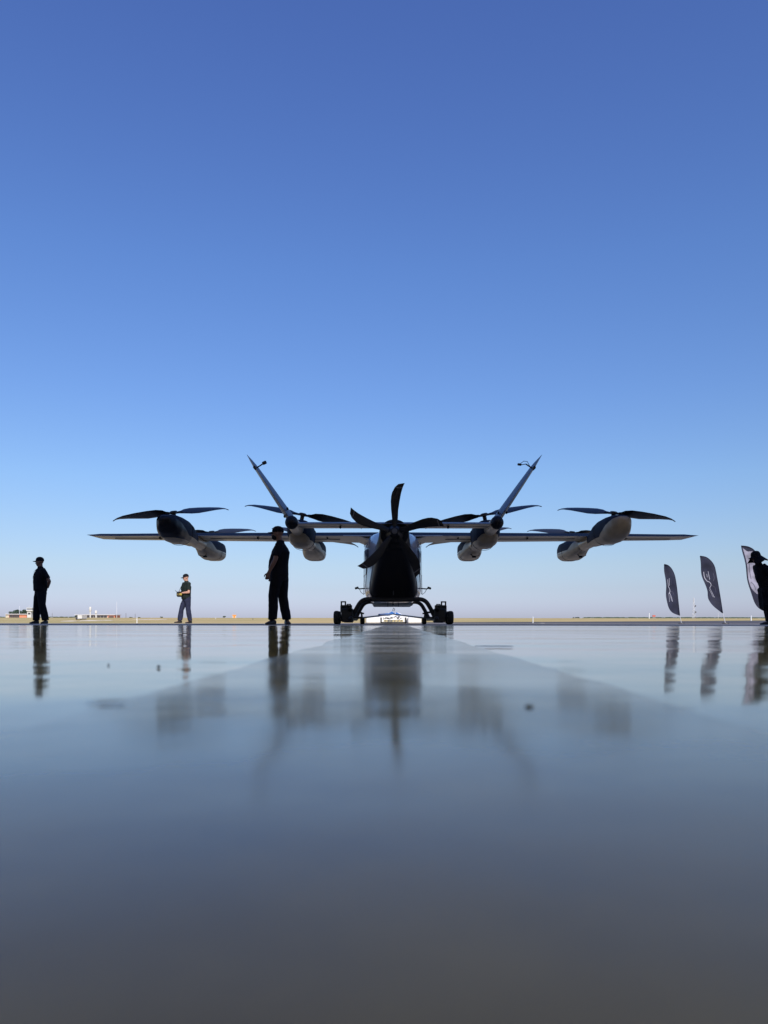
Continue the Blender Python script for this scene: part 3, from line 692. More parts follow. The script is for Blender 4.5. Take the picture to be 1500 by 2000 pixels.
def human(label, px, d, yaw, group=None, hyaw=None, P=None, skin='skin_dark', top='cloth_black', bottom='cloth_black', ht=1.76, belly=0., wide=1., voxel=.008, hat='cap', hpitch=0.):
    """yaw = direction faced in the ground plane; joints in (forward, left, up)."""
    x = (px-750)*d/1500; root = empty('person', (x, d, -.01)); tag(root, label, 'person', group)
    F = Vector((math.cos(R(yaw)), math.sin(R(yaw)), 0)); L = Vector((-F.y, F.x, 0)); U = Vector((0, 0, 1)); O = Vector((x, d, -.01)); k = ht/1.76
    def W(f, l, z): return O+(F*f+L*l+U*z)*k
    J = dict(lean=0., hipc=(0, 0, .93), chest=(0, 0, 1.30), neck=(0, 0, 1.48), head=(.02, 0, 1.63),
             lsh=(0, .185, 1.41), rsh=(0, -.185, 1.41), lel=(.0, .24, 1.12), rel=(0, -.24, 1.12), lwr=(.05, .25, .87), rwr=(.05, -.25, .87),
             lhip=(0, .09, .92), rhip=(0, -.09, .92), lkn=(.02, .11, .50), rkn=(.02, -.11, .50), lan=(0, .12, .08), ran=(0, -.12, .08), lto=10, rto=-10, lcurl=.5, rcurl=.5, lpalm=None, rpalm=None)
    J.update(P or {})
    V = lambda n: W(*J[n])
    hy = hyaw if hyaw is not None else yaw
    HF = Vector((math.cos(R(hy)), math.sin(R(hy)), 0)); HL = Vector((-HF.y, HF.x, 0))
    HM = Matrix((HF, HL, U)).transposed() @ Matrix.Rotation(R(hpitch), 3, 'Y')
    BM = Matrix((F, L, U)).transposed()
    hc = V('head')
    def H(f, l, z): return hc+HM @ (Vector((f, l, z))*k)
    def ring(c, a, b, M3=BM, n=20): return [c+M3 @ (Vector((a*math.cos(2*math.pi*i/n), b*math.sin(2*math.pi*i/n), 0))*k) for i in range(n)]
    # ---- body
    g = MB()
    sp = [V('hipc')+Vector((0, 0, -.06)), V('hipc'), V('hipc').lerp(V('chest'), .45), V('chest'), V('chest').lerp(V('neck'), .55), V('neck')+Vector((0, 0, -.02)), V('neck')+Vector((0, 0, .03))]
    dm = [(.09, .14), (.105, .155), (.10+belly*.6, .14), (.115, .165), (.095, .165), (.065, .08), (.056, .058)]
    g.loft([ring(c, a_, b_) for c, (a_, b_) in zip(sp, dm)])
    g.tube([V('neck')+Vector((0, 0, -.04)), hc+HM @ Vector((-.015, 0, -.04))*k], [.060*k, .056*k], 16)
    g.ell(H(-.005, 0, .035), (.098*k, .076*k, .10*k), rot=HM)          # cranium
    g.ell(H(.022, 0, -.035), (.070*k, .060*k, .082*k), rot=HM)          # face
    g.ell(H(.052, 0, -.093), (.030*k, .034*k, .024*k), rot=HM)          # chin
    g.tube([H(.083, 0, .012), H(.103, 0, -.022), H(.108, 0, -.034), H(.09, 0, -.04)], [.008*k, .011*k, .014*k, .012*k], 8, round_end=True)   # nose
    g.ell(H(.085, 0, .025), (.016*k, .048*k, .010*k), rot=HM)           # brow
    g.ell(H(.084, 0, -.062), (.012*k, .024*k, .006*k), rot=HM); g.ell(H(.083, 0, -.072), (.012*k, .021*k, .006*k), rot=HM)  # lips
    for s in (-1, 1): g.ell(H(-.008, s*.077, -.008), (.018*k, .009*k, .032*k), rot=HM)
    for a in 'lr':
        s = 1 if a == 'l' else -1
        sh, el, wr = V(a+'sh'), V(a+'el'), V(a+'wr')
        g.tube([V('chest').lerp(sh, .5)+Vector((0, 0, .02)), sh, sh.lerp(el, .35), el], [.06*k, .058*k, .052*k, .042*k], 14, round_end=True)
        g.tube([el, el.lerp(wr, .3), wr], [.042*k, .043*k, .027*k], 14, round_end=True)
        # hand: palm, four curled fingers, thumb leaving the side
        hd = J[a+'palm'] or (wr-el).normalized()
        if not isinstance(hd, Vector): hd = (F*hd[0]+L*hd[1]+U*hd[2]).normalized()
        inw = -L*s
        pn = (inw-hd*inw.dot(hd)); pn = pn.normalized() if pn.length > .1 else F
        wd = hd.cross(pn)                              # across the palm
        if wd.dot(F) < 0: wd = -wd
        pc = wr+hd*.05*k
        g.loft([[p+wd*(math.cos(q*math.pi/5)*w_)*k+pn*(math.sin(q*math.pi/5)*t_)*k for q in range(10)] for p, w_, t_ in ((wr-hd*.01, .028, .020), (wr+hd*.03*k, .038, .017), (wr+hd*.075*k, .042, .014), (wr+hd*.09*k, .040, .012))])
        cu = J[a+'curl']
        for q, (o_, ln) in enumerate(((.031, .070), (.011, .080), (-.010, .074), (-.030, .058))):
            b0 = wr+hd*.085*k+wd*o_*k; dr = hd; pts = [b0]
            for seg in (.42, .33, .25):
                dr = (Matrix.Rotation(0, 3, 'X') @ dr); ang = cu*(1.0+q*.08)
                dr = (dr*math.cos(ang)+pn*math.sin(ang)).normalized() if seg == .42 else (dr*math.cos(ang)+(pn-dr*pn.dot(dr)).normalized()*math.sin(ang)).normalized()
                pts.append(pts[-1]+dr*ln*seg*1.1*k)
            g.tube(pts, [.0095*k, .009*k, .0085*k, .0075*k], 8, round_end=True)
        t0 = wr+hd*.03*k+wd*.030*k; g.tube([t0, t0+(wd*.022+hd*.022+pn*.01)*k, t0+(wd*.030+hd*.048+pn*.024)*k, t0+(wd*.028+hd*.066+pn*.034)*k], [.014*k, .012*k, .010*k, .008*k], 8, round_end=True)
        hp, kn, an = V(a+'hip'), V(a+'kn'), V(a+'an')
        g.tube([hp, hp.lerp(kn, .5), kn, kn.lerp(an, .35), an], [.085*k, .072*k, .052*k, .052*k, .036*k], 14, round_end=True)
        td = BM @ Vector((math.cos(R(J[a+'to'])), math.sin(R(J[a+'to'])), 0))
        g.tube([an+Vector((0, 0, -.03)), an+td*.12*k+Vector((0, 0, -.045))], [.034*k, .026*k], 10, round_end=True)
        # shoe
        sh_ = MB(); sd = U.cross(td); bz = O.z+.0 + max(0, (an.z-O.z-.085*k))
        secs = []
        for f_, hw, h_ in ((-.075, .020, .06), (-.065, .034, .085), (-.02, .040, .10), (.04, .040, .095), (.09, .046, .065), (.15, .048, .048), (.185, .036, .040), (.20, .015, .03)):
            c = Vector((an.x, an.y, bz))+td*f_*k
            secs.append([c+sd*(math.cos(q)*hw*k)+U*((.5+.5*math.copysign(abs(math.sin(q))**.7, math.sin(q)))*h_*k) for q in [2*math.pi*i/14 for i in range(14)]])
        sh_.loft(secs); sh_.build('shoe', M['leather'], root)
    body = remesh(g, 'body', M[skin], root, voxel, 2)
    for s in (-1, 1):
        e = MB(); e.ell(H(.082, s*.031, .002), (.009*k, .013*k, .008*k), 10, 6, rot=HM); e.build('eye', M['eye'], body)
    # ---- shirt
    wr_ = lambda c, a, b: ring(c, a*(1+(wide-1)*.8), b*wide)
    g = MB(); hb = V('hipc')+Vector((0, 0, -.06*k))
    c1 = V('hipc').lerp(V('chest'), .25)+F*belly*.5; c2 = V('hipc').lerp(V('chest'), .6)+F*belly*.5
    g.loft([wr_(hb+F*belly*.2, .128+belly*.5, .175), wr_(V('hipc')+F*belly*.3, .13+belly*.6, .175), wr_(c1, .128+belly*.7, .168), wr_(c2, .132+belly*.6, .175), wr_(V('chest'), .14+belly*.2, .19),
            ring(V('chest').lerp(V('neck'), .38), .130, .195), ring(V('chest').lerp(V('neck'), .62), .108, .165), ring(V('chest').lerp(V('neck'), .85), .08, .095), ring(V('neck')+Vector((0, 0, .015*k)), .069, .070)])
    for a in 'lr':
        sh, el = V(a+'sh'), V(a+'el')
        g.tube([V('chest').lerp(sh, .45)+Vector((0, 0, .02)), sh, sh.lerp(el, .3), sh.lerp(el, .74), sh.lerp(el, .76)], [.075*k, .074*k, .073*k, .072*k, .06*k], 16)
    g.tube([V('neck')+Vector((0, 0, -.02)), V('neck')+Vector((0, 0, .03*k))], [.074*k, .070*k], 18)
    remesh(g, 'shirt', M[top], root, .010, 2, fold=.012, seed=px)
    # ---- trousers
    g = MB(); hcn = V('hipc')
    g.loft([wr_(hcn+Vector((0, 0, -.13*k)), .11, .165), wr_(hcn+Vector((0, 0, -.04*k)), .122+belly*.2, .172), wr_(hcn+Vector((0, 0, .05*k)), .115+belly*.3, .16)])
    for a in 'lr':
        hp, kn, an = V(a+'hip'), V(a+'kn'), V(a+'an')
        g.tube([hp+Vector((0, 0, .02)), hp+Vector((0, 0, -.12*k)), hp.lerp(kn, .6), kn, kn.lerp(an, .4), an+Vector((0, 0, .03)), an+Vector((0, 0, .005))], [.10*k*wide, .103*k*wide, .090*k*wide, .080*k*wide, .078*k*wide, .074*k*wide, .07*k*wide], 16)
    remesh(g, 'trousers', M[bottom], root, .010, 2, fold=.014, fscale=8, seed=px+3)
    # ---- headwear
    if hat == 'cap':
        g = MB(); secs = []
        for z, a_, b_ in ((.028, .106, .085), (.055, .107, .086), (.09, .098, .078), (.118, .075, .06), (.134, .045, .036), (.140, .012, .010)):
            secs.append([H(-.005+a_*math.cos(q), b_*math.sin(q), z) for q in [2*math.pi*i/24 for i in range(24)]])
        g.loft(secs); cp = g.build('cap', M['cloth_black'], root)
        g = MB(); T_ = []; B_ = []
        n = 10
        for i in range(n+1):
            q = -1+2*i/n; l = q*.072; f0 = .085+.012*(1-q*q); f1 = .095+.085*math.sqrt(max(0, 1-q*q)); dz = -.022*q*q
            T_ += [H(f0, l, .036+dz), H(f1, l*.92, .024+dz)]; B_ += [H(f0, l, .030+dz), H(f1, l*.92, .019+dz)]
        m_ = 2*(n+1); g.add(T_+B_, [(2*i, 2*i+1, 2*i+3, 2*i+2) for i in range(n)]+[(m_+2*i, m_+2*i+2, m_+2*i+3, m_+2*i+1) for i in range(n)]+[(2*i+1, m_+2*i+1, m_+2*i+3, 2*i+3) for i in range(n)]+[(2*i, 2*i+2, m_+2*i+2, m_+2*i) for i in range(n)])
        g.build('cap_brim', M['cloth_black'], cp)
    return dict(root=root, H=H, W=W, V=V, F=F, L=L, U=U, HM=HM, k=k)

# 1. man on the left, hands behind his back
p1 = human('man in black with cap standing at far left, hands clasped behind his back', 79, 20.2, 222, hyaw=183, ht=1.75, wide=1.2, belly=.02,
      P=dict(lel=(-.12, .32, 1.12), rel=(-.12, -.27, 1.12), lwr=(-.15, .13, .97), rwr=(-.15, -.08, .97), lpalm=(-.1, -.9, -.3), rpalm=(-.1, .9, -.3), lkn=(.02, .18, .50), rkn=(.04, -.15, .50), lan=(-.05, .25, .085), ran=(.05, -.17, .085), lto=40, rto=20, lcurl=.7, rcurl=.7))
g = MB(); c = p1['W'](.155, -.03, 1.22); g.box(c, (.055, .012, .085), Matrix.Rotation(R(p1['root'].rotation_euler.z+40), 3, 'Z')); g.tube([p1['W'](.07, -.05, 1.46), p1['W'](.145, -.06, 1.38), c], .004, 5); g.build('badge', M['card'], p1['root'])
# 2. radio operator in the sun
p2 = human('man in dark polo and navy trousers walking in the sun with a yellow remote control', 364, 26.9, 222, hyaw=200, ht=1.73, wide=1.12, skin='skin', top='cloth_olive', bottom='cloth_navy', belly=.03, hpitch=10,
      P=dict(lel=(.04, .25, 1.10), rel=(.04, -.25, 1.10), lwr=(.22, .09, 1.08), rwr=(.22, -.09, 1.06), lpalm=(.8, -.4, -.1), rpalm=(.8, .4, -.1), lkn=(-.02, .10, .50), rkn=(.15, -.08, .50), lan=(-.09, .10, .09), ran=(.21, -.08, .10), lcurl=.9, rcurl=.9))
rc = empty('remote_control', p2['W'](.26, 0, 1.02)); tag(rc, 'yellow and black remote control held by the man in navy trousers', 'remote control')
RM = Matrix((p2['F'], p2['L'], p2['U'])).transposed()
g = MB(); g.box(p2['W'](.26, 0, 1.03), (.10, .19, .10), RM, .02); g.build('case', M['yellow'], rc)
g = MB(); g.box(p2['W'](.26, 0, 1.105), (.13, .22, .04), RM, .008); g.box(p2['W'](.26, .045, 1.03), (.115, .05, .115), RM, .004); g.box(p2['W'](.26, -.10, 1.03), (.115, .05, .115), RM, .004)
g.tube([p2['W'](.30, -.12, 1.11), p2['W'](.35, -.15, 1.17)], .009, 8); g.box(p2['W'](.26, 0, .955), (.11, .2, .03), RM, .01); g.build('guard', M['gear'], rc)
g = MB(); g.tube([p2['W'](.26, .10, 1.09), p2['W'](.165, .085, 1.30), p2['W'](.09, .08, 1.44), p2['W'](-.07, .05, 1.51)], .009, 6); g.tube([p2['W'](.26, -.10, 1.09), p2['W'](.165, -.085, 1.30), p2['W'](.09, -.08, 1.44), p2['W'](-.07, -.05, 1.51)], .009, 6); g.build('strap', M['cloth_olive'], rc)
# 3. man beside the aircraft
p3 = human('tall man in black with cap and face mask standing in profile left of the aircraft', 546, 13.8, 188, hyaw=180, ht=1.765, belly=.05, wide=1.1, voxel=.0065,
      P=dict(hipc=(-.0, 0, .93), chest=(-.02, 0, 1.30), neck=(-.01, 0, 1.48), head=(.035, 0, 1.63), lsh=(.01, .19, 1.40), rsh=(-.02, -.19, 1.40), lel=(.08, .25, 1.14), rel=(.03, -.24, 1.12), lwr=(.19, .24, .92), rwr=(.12, -.22, .9), lpalm=(.22, -.05, -.9), lcurl=.55, lhip=(.05, .09, .92), rhip=(-.05, -.09, .92),
             lkn=(.11, .10, .50), rkn=(-.06, -.10, .50), lan=(.12, .11, .085), ran=(-.13, -.10, .085), lto=55, rto=100))
g = MB(); H = p3['H']; g.ell(H(.045, 0, -.062), (.062, .062, .052), rot=p3['HM']); g.build('face_mask', M['cloth_black'], p3['root'])
# 4. person at the right edge, sun hat with neck cape
p4 = human('person in black with wide sun hat and neck cape at the right edge', 1491, 18.0, 180, hyaw=184, ht=1.72, hat=None, belly=.05, hpitch=14,
      P=dict(hipc=(-.08, 0, .93), chest=(.05, 0, 1.29), neck=(.12, 0, 1.46), head=(.18, 0, 1.61), lsh=(.08, .18, 1.39), rsh=(.1, -.18, 1.39), lel=(-.10, .27, 1.17), rel=(.0, -.22, 1.13), lwr=(-.20, .22, .98), rwr=(-.05, -.2, .90), lhip=(-.09, .09, .92), rhip=(-.09, -.09, .92), lkn=(-.09, .10, .5), rkn=(-.11, -.1, .5), lan=(-.10, .10, .085), ran=(-.18, -.1, .085), lto=3, rto=-6))
H = p4['H']; g = MB(); secs = []
for z, a_, b_ in ((.02, .118, .100), (.06, .116, .098), (.10, .108, .092), (.135, .088, .075), (.155, .05, .045), (.162, .012, .01)):
    secs.append([H(-.005+a_*math.cos(q), b_*math.sin(q), z) for q in [2*math.pi*i/24 for i in range(24)]])
g.loft(secs); hatp = g.build('sun_hat', M['cloth_black'], p4['root'])
g = MB(); T_ = []; B_ = []
for i in range(13):
    q = -1+2*i/12; l = q*.09; f0 = .085+.02*(1-q*q); f1 = .10+.075*math.sqrt(max(0, 1-q*q)); dz = -.02*q*q
    T_ += [H(f0, l, .04+dz), H(f1, l, .02+dz)]; B_ += [H(f0, l, .032+dz), H(f1, l, .014+dz)]
m_ = 26; g.add(T_+B_, [(2*i, 2*i+1, 2*i+3, 2*i+2) for i in range(12)]+[(m_+2*i, m_+2*i+2, m_+2*i+3, m_+2*i+1) for i in range(12)]+[(2*i+1, m_+2*i+1, m_+2*i+3, 2*i+3) for i in range(12)]); g.build('hat_brim', M['cloth_black'], hatp)
g = MB(); IN = []; OUT = []; n = 28
for i in range(n+1):
    q = R(45)+R(270)*i/n
    top_ = (.115*math.cos(q), .10*math.sin(q), .035); fl = .235+.03*math.sin(q*5); lowz = -.115+.02*math.sin(q*4)
    bot = (fl*math.cos(q)-.01, fl*.85*math.sin(q), lowz)
    OUT.append([H(*[a_+(b_-a_)*s for a_, b_ in zip(top_, bot)]) for s in (0, .35, .7, 1)]); IN.append([p-Vector((0, 0, .006)) for p in OUT[-1]])
vv = [p for r_ in OUT for p in r_]+[p for r_ in IN for p in r_]; nn = 4*(n+1); ff = []
for i in range(n):
    for j in range(3): a_ = i*4+j; ff += [(a_, a_+1, a_+5, a_+4), (nn+a_, nn+a_+4, nn+a_+5, nn+a_+1)]
    ff.append((i*4+3, nn+i*4+3, nn+i*4+7, i*4+7))
g.add(vv, ff); g.build('neck_cape', M['cloth_black'], hatp)
g = MB(); W = p4['W']; g.box(W(-.10, 0.0, .64), (.33, .36, .62), Matrix((p4['F'], p4['L'], p4['U'])).transposed() @ Matrix.Rotation(R(7), 3, 'Y'), .08)
rk = remesh(g, 'coat', M['cloth_black'], p4['root'], .012, 6, fold=.02, seed=5)
g = MB(); g.tube([W(.03, .235, 1.26), W(-.06, .30, 1.12), W(-.10, .30, 1.0)], .010, 8); g.build('strap', M['grey_band'], p4['root'])

# ------------------------------------------------------------------ feather flags
C8 = lambda cx, cy: (1270+cx/6.522, 1050+cy/6.522)
def smooth2(P, n=5, closed=False):
    out = []; m_ = len(P)
    for i in range(m_-1):
        p0, p1, p2, p3 = [Vector(P[max(0, min(m_-1, j))]) for j in (i-1, i, i+1, i+2)]
        for k in range(n):
            t = k/n; out.append(.5*((2*p1)+(-p0+p2)*t+(2*p0-5*p1+4*p2-p3)*t*t+(-p0+3*p1-3*p2+p3)*t**3))
    return out+[Vector(P[-1])]
def ripple(p, ph): return .05*math.sin(p.x*5+p.z*2.2+ph)+.035*math.sin(p.z*5.1-p.x*3+ph*2)
def flag(label, d, left, right, base, strokes, fabric, ph, inner=None):
    bp0 = at(*C8(*base), d); root = empty('feather_flag', (bp0.x, d, -.01)); tag(root, label, 'flag', 'feather flags on leaning poles')
    n = 40
    def resample(P):
        P = smooth2([(*C8(*q), 0) for q in P], 6); L_ = [0]
        for a_, b_ in zip(P[:-1], P[1:]): L_.append(L_[-1]+(b_-a_).length)
        out = []
        for i in range(n+1):
            s = L_[-1]*i/n; j = 0
            while j < len(L_)-2 and L_[j+1] < s: j += 1
            q = (s-L_[j])/max(1e-6, L_[j+1]-L_[j]); out.append(P[j].lerp(P[j+1], q))
        return [at(p.x, p.y, d) for p in out]
    A, B = resample(left), resample(right); g = MB(); m_ = 12; fr = []; bk = []
    for i in range(n+1):
        for j in range(m_+1):
            p = A[i].lerp(B[i], j/m_); amp = 1-(j/m_)**2
            p.y = d+ripple(p, ph)*amp; fr.append(p+Vector((0, -.003, 0))); bk.append(p+Vector((0, .003, 0)))
    N = len(fr); w_ = m_+1; ff = []
    for i in range(n):
        for j in range(m_):
            a_ = i*w_+j; ff += [(a_, a_+1, a_+w_+1, a_+w_), (N+a_, N+a_+w_, N+a_+w_+1, N+a_+1)]
        a_ = i*w_; ff += [(a_, a_+w_, N+a_+w_, N+a_), (a_+m_, N+a_+m_, N+a_+w_+m_, a_+w_+m_)]
    g.add(fr+bk, ff); fb = g.build('banner', fabric, root)
    R_ = smooth2([at(*C8(*q), d) for q in right], 6)
    g = MB(); rr_ = list(reversed(R_)); g.tube([Vector((bp0.x, d, -.01)), rr_[0]], [.016, .013], 8); g.build('pole', M['mast'], root)
    g = MB(); g.tube(rr_, .014, 8); g.build('pole_sleeve', M['flag'], root)
    g = MB(); g.tube([(bp0.x, d, -.01), (bp0.x, d, .03)], [.16, .14], 16); g.build('base', M['gear'], root)
    Bx = lambda z: min(B, key=lambda q: abs(q.z-z)).x; Ax = lambda z: min(A, key=lambda q: abs(q.z-z)).x
    def surf(p):
        t = (p.x-Ax(p.z))/max(.01, Bx(p.z)-Ax(p.z)); t = max(0, min(1, t)); return d+ripple(p, ph)*(1-t*t)
    for dim in (0, 1):
        g = MB(); any_ = False
        for pts, wd, dm in strokes:
            if dm != dim: continue
            any_ = True
            P = [at(*C8(*q), d) for q in pts]; P = smooth2(P, 8) if len(P) > 2 else [P[0].lerp(P[1], i/10) for i in range(11)]
            vv = []
            for i, p in enumerate(P):
                t = (P[min(i+1, len(P)-1)]-P[max(i-1, 0)]).normalized(); nr = Vector((t.z, 0, -t.x)); wk = wd*d/34*.42
                for s in (-1, 1):
                    q = p+nr*s*wk; q.y = surf(q)-.012; vv.append(q)
            g.add(vv, [(2*i, 2*i+1, 2*i+3, 2*i+2) for i in range(len(P)-1)])
        if any_: g.build('lettering', M['logo_dim'] if dim else M['logo'], fb, smooth=False)
    if inner:
        g = MB(); Li = smooth2([at(*C8(*q), d) for q in inner[0]], 6); Ri = smooth2([at(*C8(*q), d) for q in inner[1]], 6); fr = []; nn_ = min(len(Li), len(Ri)); mm = 10
        for i in range(nn_):
            for j in range(mm+1):
                p = Li[i*(len(Li)-1)//(nn_-1)].lerp(Ri[i*(len(Ri)-1)//(nn_-1)], j/mm); p.y = surf(p)-.008; fr.append(p)
        g.add(fr, [(i*(mm+1)+j, i*(mm+1)+j+1, (i+1)*(mm+1)+j+1, (i+1)*(mm+1)+j) for i in range(nn_-1) for j in range(mm)]); g.build('white_panel', M['flag_white'], fb, smooth=False)
    return root
S2 = [([(688, 430), (695, 500), (722, 548), (757, 565), (775, 600), (755, 640)], .030, 0), ([(742, 425), (758, 532)], .024, 0), ([(725, 458), (731, 502)], .018, 0),
      ([(800, 450), (812, 510), (800, 552)], .022, 1), ([(758, 640), (790, 692), (822, 758)], .022, 0), ([(750, 655), (778, 700), (806, 752)], .016, 0), ([(742, 690), (768, 750)], .014, 1), ([(775, 600), (822, 630), (842, 690)], .02, 1), ([(700, 432), (742, 425)], .010, 1)]
flag('tall navy feather flag with white sideways EVE lettering, middle of the three flags', 34, [(635, 230), (645, 330), (660, 480), (695, 590), (728, 680), (740, 775), (800, 870), (924, 958)],
     [(635, 230), (710, 245), (770, 290), (812, 350), (832, 420), (860, 570), (893, 760), (924, 958)], (958, 1112), S2, M['flag'], 0.6)
S1 = [([(240, 515), (245, 560), (248, 608)], .022, 0), ([(222, 530), (228, 575), (236, 622), (250, 645), (256, 680), (243, 712)], .026, 0), ([(262, 520), (270, 600)], .012, 1), ([(246, 690), (262, 730), (282, 812)], .022, 0), ([(240, 700), (240, 815)], .014, 0), ([(256, 680), (290, 690), (300, 720)], .014, 1), ([(258, 745), (270, 805)], .012, 0)]
flag('smallest navy feather flag with white sideways EVE lettering, leftmost and farthest of the three flags', 38, [(180, 335), (184, 430), (197, 540), (206, 630), (200, 760), (224, 880), (282, 952), (376, 990)],
     [(180, 335), (230, 352), (272, 395), (305, 460), (322, 530), (340, 650), (358, 820), (376, 990)], (398, 1110), S1, M['flag'], 2.1)
flag('feather flag with dark border and white centre behind the person in the sun hat', 29, [(1158, 100), (1180, 230), (1215, 420), (1245, 600), (1290, 740), (1350, 860), (1405, 915), (1470, 945)],
     [(1158, 100), (1240, 110), (1310, 145), (1370, 220), (1395, 320), (1420, 520), (1445, 740), (1470, 945)], (1500, 1112), [([(1250, 330), (1262, 420), (1280, 520)], .03, 1), ([(1275, 560), (1310, 600), (1330, 660)], .03, 1)], M['flag'], 1.2,
     inner=([(1180, 125), (1202, 240), (1226, 380), (1243, 500), (1262, 600), (1292, 665), (1345, 712)], [(1240, 128), (1330, 200), (1358, 330), (1368, 430), (1380, 520), (1388, 620), (1392, 720)]))

# ------------------------------------------------------------------ far field
def base_z(y): return rise(y)-.05
def pole(name, px, ptop, d, r, mt, label, cat, group=None, extra=None):
    x = (px-750)*d/1500; z0 = base_z(d); zt = at(px, ptop, d).z
    g = MB(); g.tube([(x, d, z0), (x, d, zt)], [r, r*.7], 8)
    if extra: extra(g, x, d, z0, zt)
    o = g.build(name, mt, loc=(x, d, z0)); tag(o, label, cat, group); return o
pole('marker_post', 267.5, 1207, 62, .035, M['white'], 'slim white marker post in the grass left of the walking man', 'post', 'white marker posts')
pole('marker_post', 1041, 1204, 68, .04, M['white'], 'slim white marker post in the grass right of the aircraft', 'post', 'white marker posts')
pole('marker_post', 1467, 1201.5, 170, .12, M['white'], 'short white marker post in the grass near the right edge', 'post', 'white marker posts')
pole('marker_post', 494, 1207.5, 210, .07, M['gear'], 'thin dark marker post in the grass left of the tall man', 'post')
pole('marker_post', 421, 1206, 300, .09, M['mast'], 'faint thin post beyond the walking man, left of the shrub', 'post')
pole('antenna_mast', 228, 1176, 730, .22, M['mast'], 'thin white antenna mast right of the long low building', 'mast')
pole('antenna_mast', 38, 1184, 726, .22, M['mast'], 'thin mast in front of the large trees at far left', 'mast')
pole('antenna_mast', 1268, 1197, 560, .30, M['white'], 'short white pole left of the small red sign', 'mast')
pole('antenna_mast', 1403, 1196, 800, .2, M['mast'], 'thin faint pole behind the middle flag', 'mast')
pole('utility_pole', 246, 1198, 800, .22, M['bark'], 'dark utility pole right of the thin white mast', 'pole', 'utility poles on the skyline')
pole('utility_pole', 264, 1199, 820, .22, M['bark'], 'dark utility pole above the white marker post', 'pole', 'utility poles on the skyline')
pole('utility_pole', 102, 1198, 900, .2, M['bark'], 'dark utility pole right of the man with hands behind his back', 'pole', 'utility poles on the skyline')
# lattice tower
x, d = (1355-750)*900/1500, 900.0; z0, zt = base_z(900), at(1355, 1167, 900).z
LT = empty('lattice_tower', (x, d, z0)); tag(LT, 'tall lattice radio tower with dishes between the two navy flags', 'tower')
g = MB(); w0, w1 = 1.3, .35; ns = 12
for sx, sy in ((-1, -1), (1, -1), (1, 1), (-1, 1)): g.tube([(x+sx*w0, d+sy*w0, z0), (x+sx*w1, d+sy*w1, zt)], .13, 6)
for i in range(ns):
    a_, b_ = i/ns, (i+1)/ns; wa, wb = w0+(w1-w0)*a_, w0+(w1-w0)*b_; za, zb2 = z0+(zt-z0)*a_, z0+(zt-z0)*b_
    s = 1 if i % 2 else -1
    for sy in (-1, 1): g.tube([(x-s*wa, d+sy*wa, za), (x+s*wb, d+sy*wb, zb2)], .09, 4)
    for sx in (-1, 1): g.tube([(x+sx*wa, d-s*wa, za), (x+sx*wb, d+s*wb, zb2)], .09, 4)
g.build('lattice', M['mast'], LT)
for f_, q in ((.08, 1.0), (.33, 1.1), (.62, .9)):
    g = MB(); g.tube([(x+1.5, d-1, z0+(zt-z0)*f_), (x+1.5, d-.4, z0+(zt-z0)*f_)], [q*1.1, q*.5], 14); g.build('dish', M['bldg_dark'], LT)

def slab(g, px0, px1, py0, py1, d, depth, dy=0):
    a_, b_ = at(px0, py1, d), at(px1, py0, d); g.box(((a_.x+b_.x)/2, d+dy+depth/2, (a_.z+b_.z)/2), (b_.x-a_.x, depth, b_.z-a_.z))
ZB = HOR-(rise(720)-CAM_H-.2)*1500/720   # picture row of the ground at 720 m
# left terminal
b1 = empty('terminal_building', (at(32, 1200, 722).x, 722, base_z(722))); tag(b1, 'low terminal with dark windows and orange brick end below the trees at far left', 'building')
g = MB(); slab(g, 17, 52, 1201, ZB+.5, 722, 14); g.build('wall', M['bldg_orange'], b1, smooth=False)
g = MB(); slab(g, 11, 17, 1199.8, ZB+.5, 722, 12); g.build('annex', M['earth'], b1, smooth=False)
g = MB(); slab(g, 10, 53, 1199.6, 1201, 721, 16); g.build('roof', M['roof'], b1, smooth=False)
for k in range(6): g = MB(); slab(g, 18+k*3.3, 20.8+k*3.3, 1201.6, ZB-.5, 721.6, .3); g.build('window', M['bldg_dark'], b1, smooth=False)
# control tower
ct = empty('control_tower', (at(56.5, 1200, 716).x, 716, base_z(716))); tag(ct, 'white airport control tower with glazed cab in front of the trees', 'tower')
g = MB(); slab(g, 53, 60.5, 1194, ZB+.5, 716, 3.6); g.build('shaft', M['bldg_white'], ct, smooth=False)
g = MB(); slab(g, 54.5, 59, 1197.5, 1200.5, 715.6, .3); g.build('window', M['bldg_dark'], ct, smooth=False)
g = MB(); slab(g, 51, 63, 1191.5, 1194, 715, 5.6); g.build('balcony', M['bldg_white'], ct, smooth=False)
g = MB(); slab(g, 52.5, 61.5, 1189.2, 1191.5, 715.6, 4.4); g.build('cab_window', M['glass'], ct, smooth=False)
g = MB(); slab(g, 51.5, 62.5, 1187.8, 1189.2, 715.2, 5.2); c = at(57, 1187, 717); g.tube([c, c+Vector((0, 0, 2))], .1, 6); g.build('roof', M['bldg_white'], ct, smooth=False)
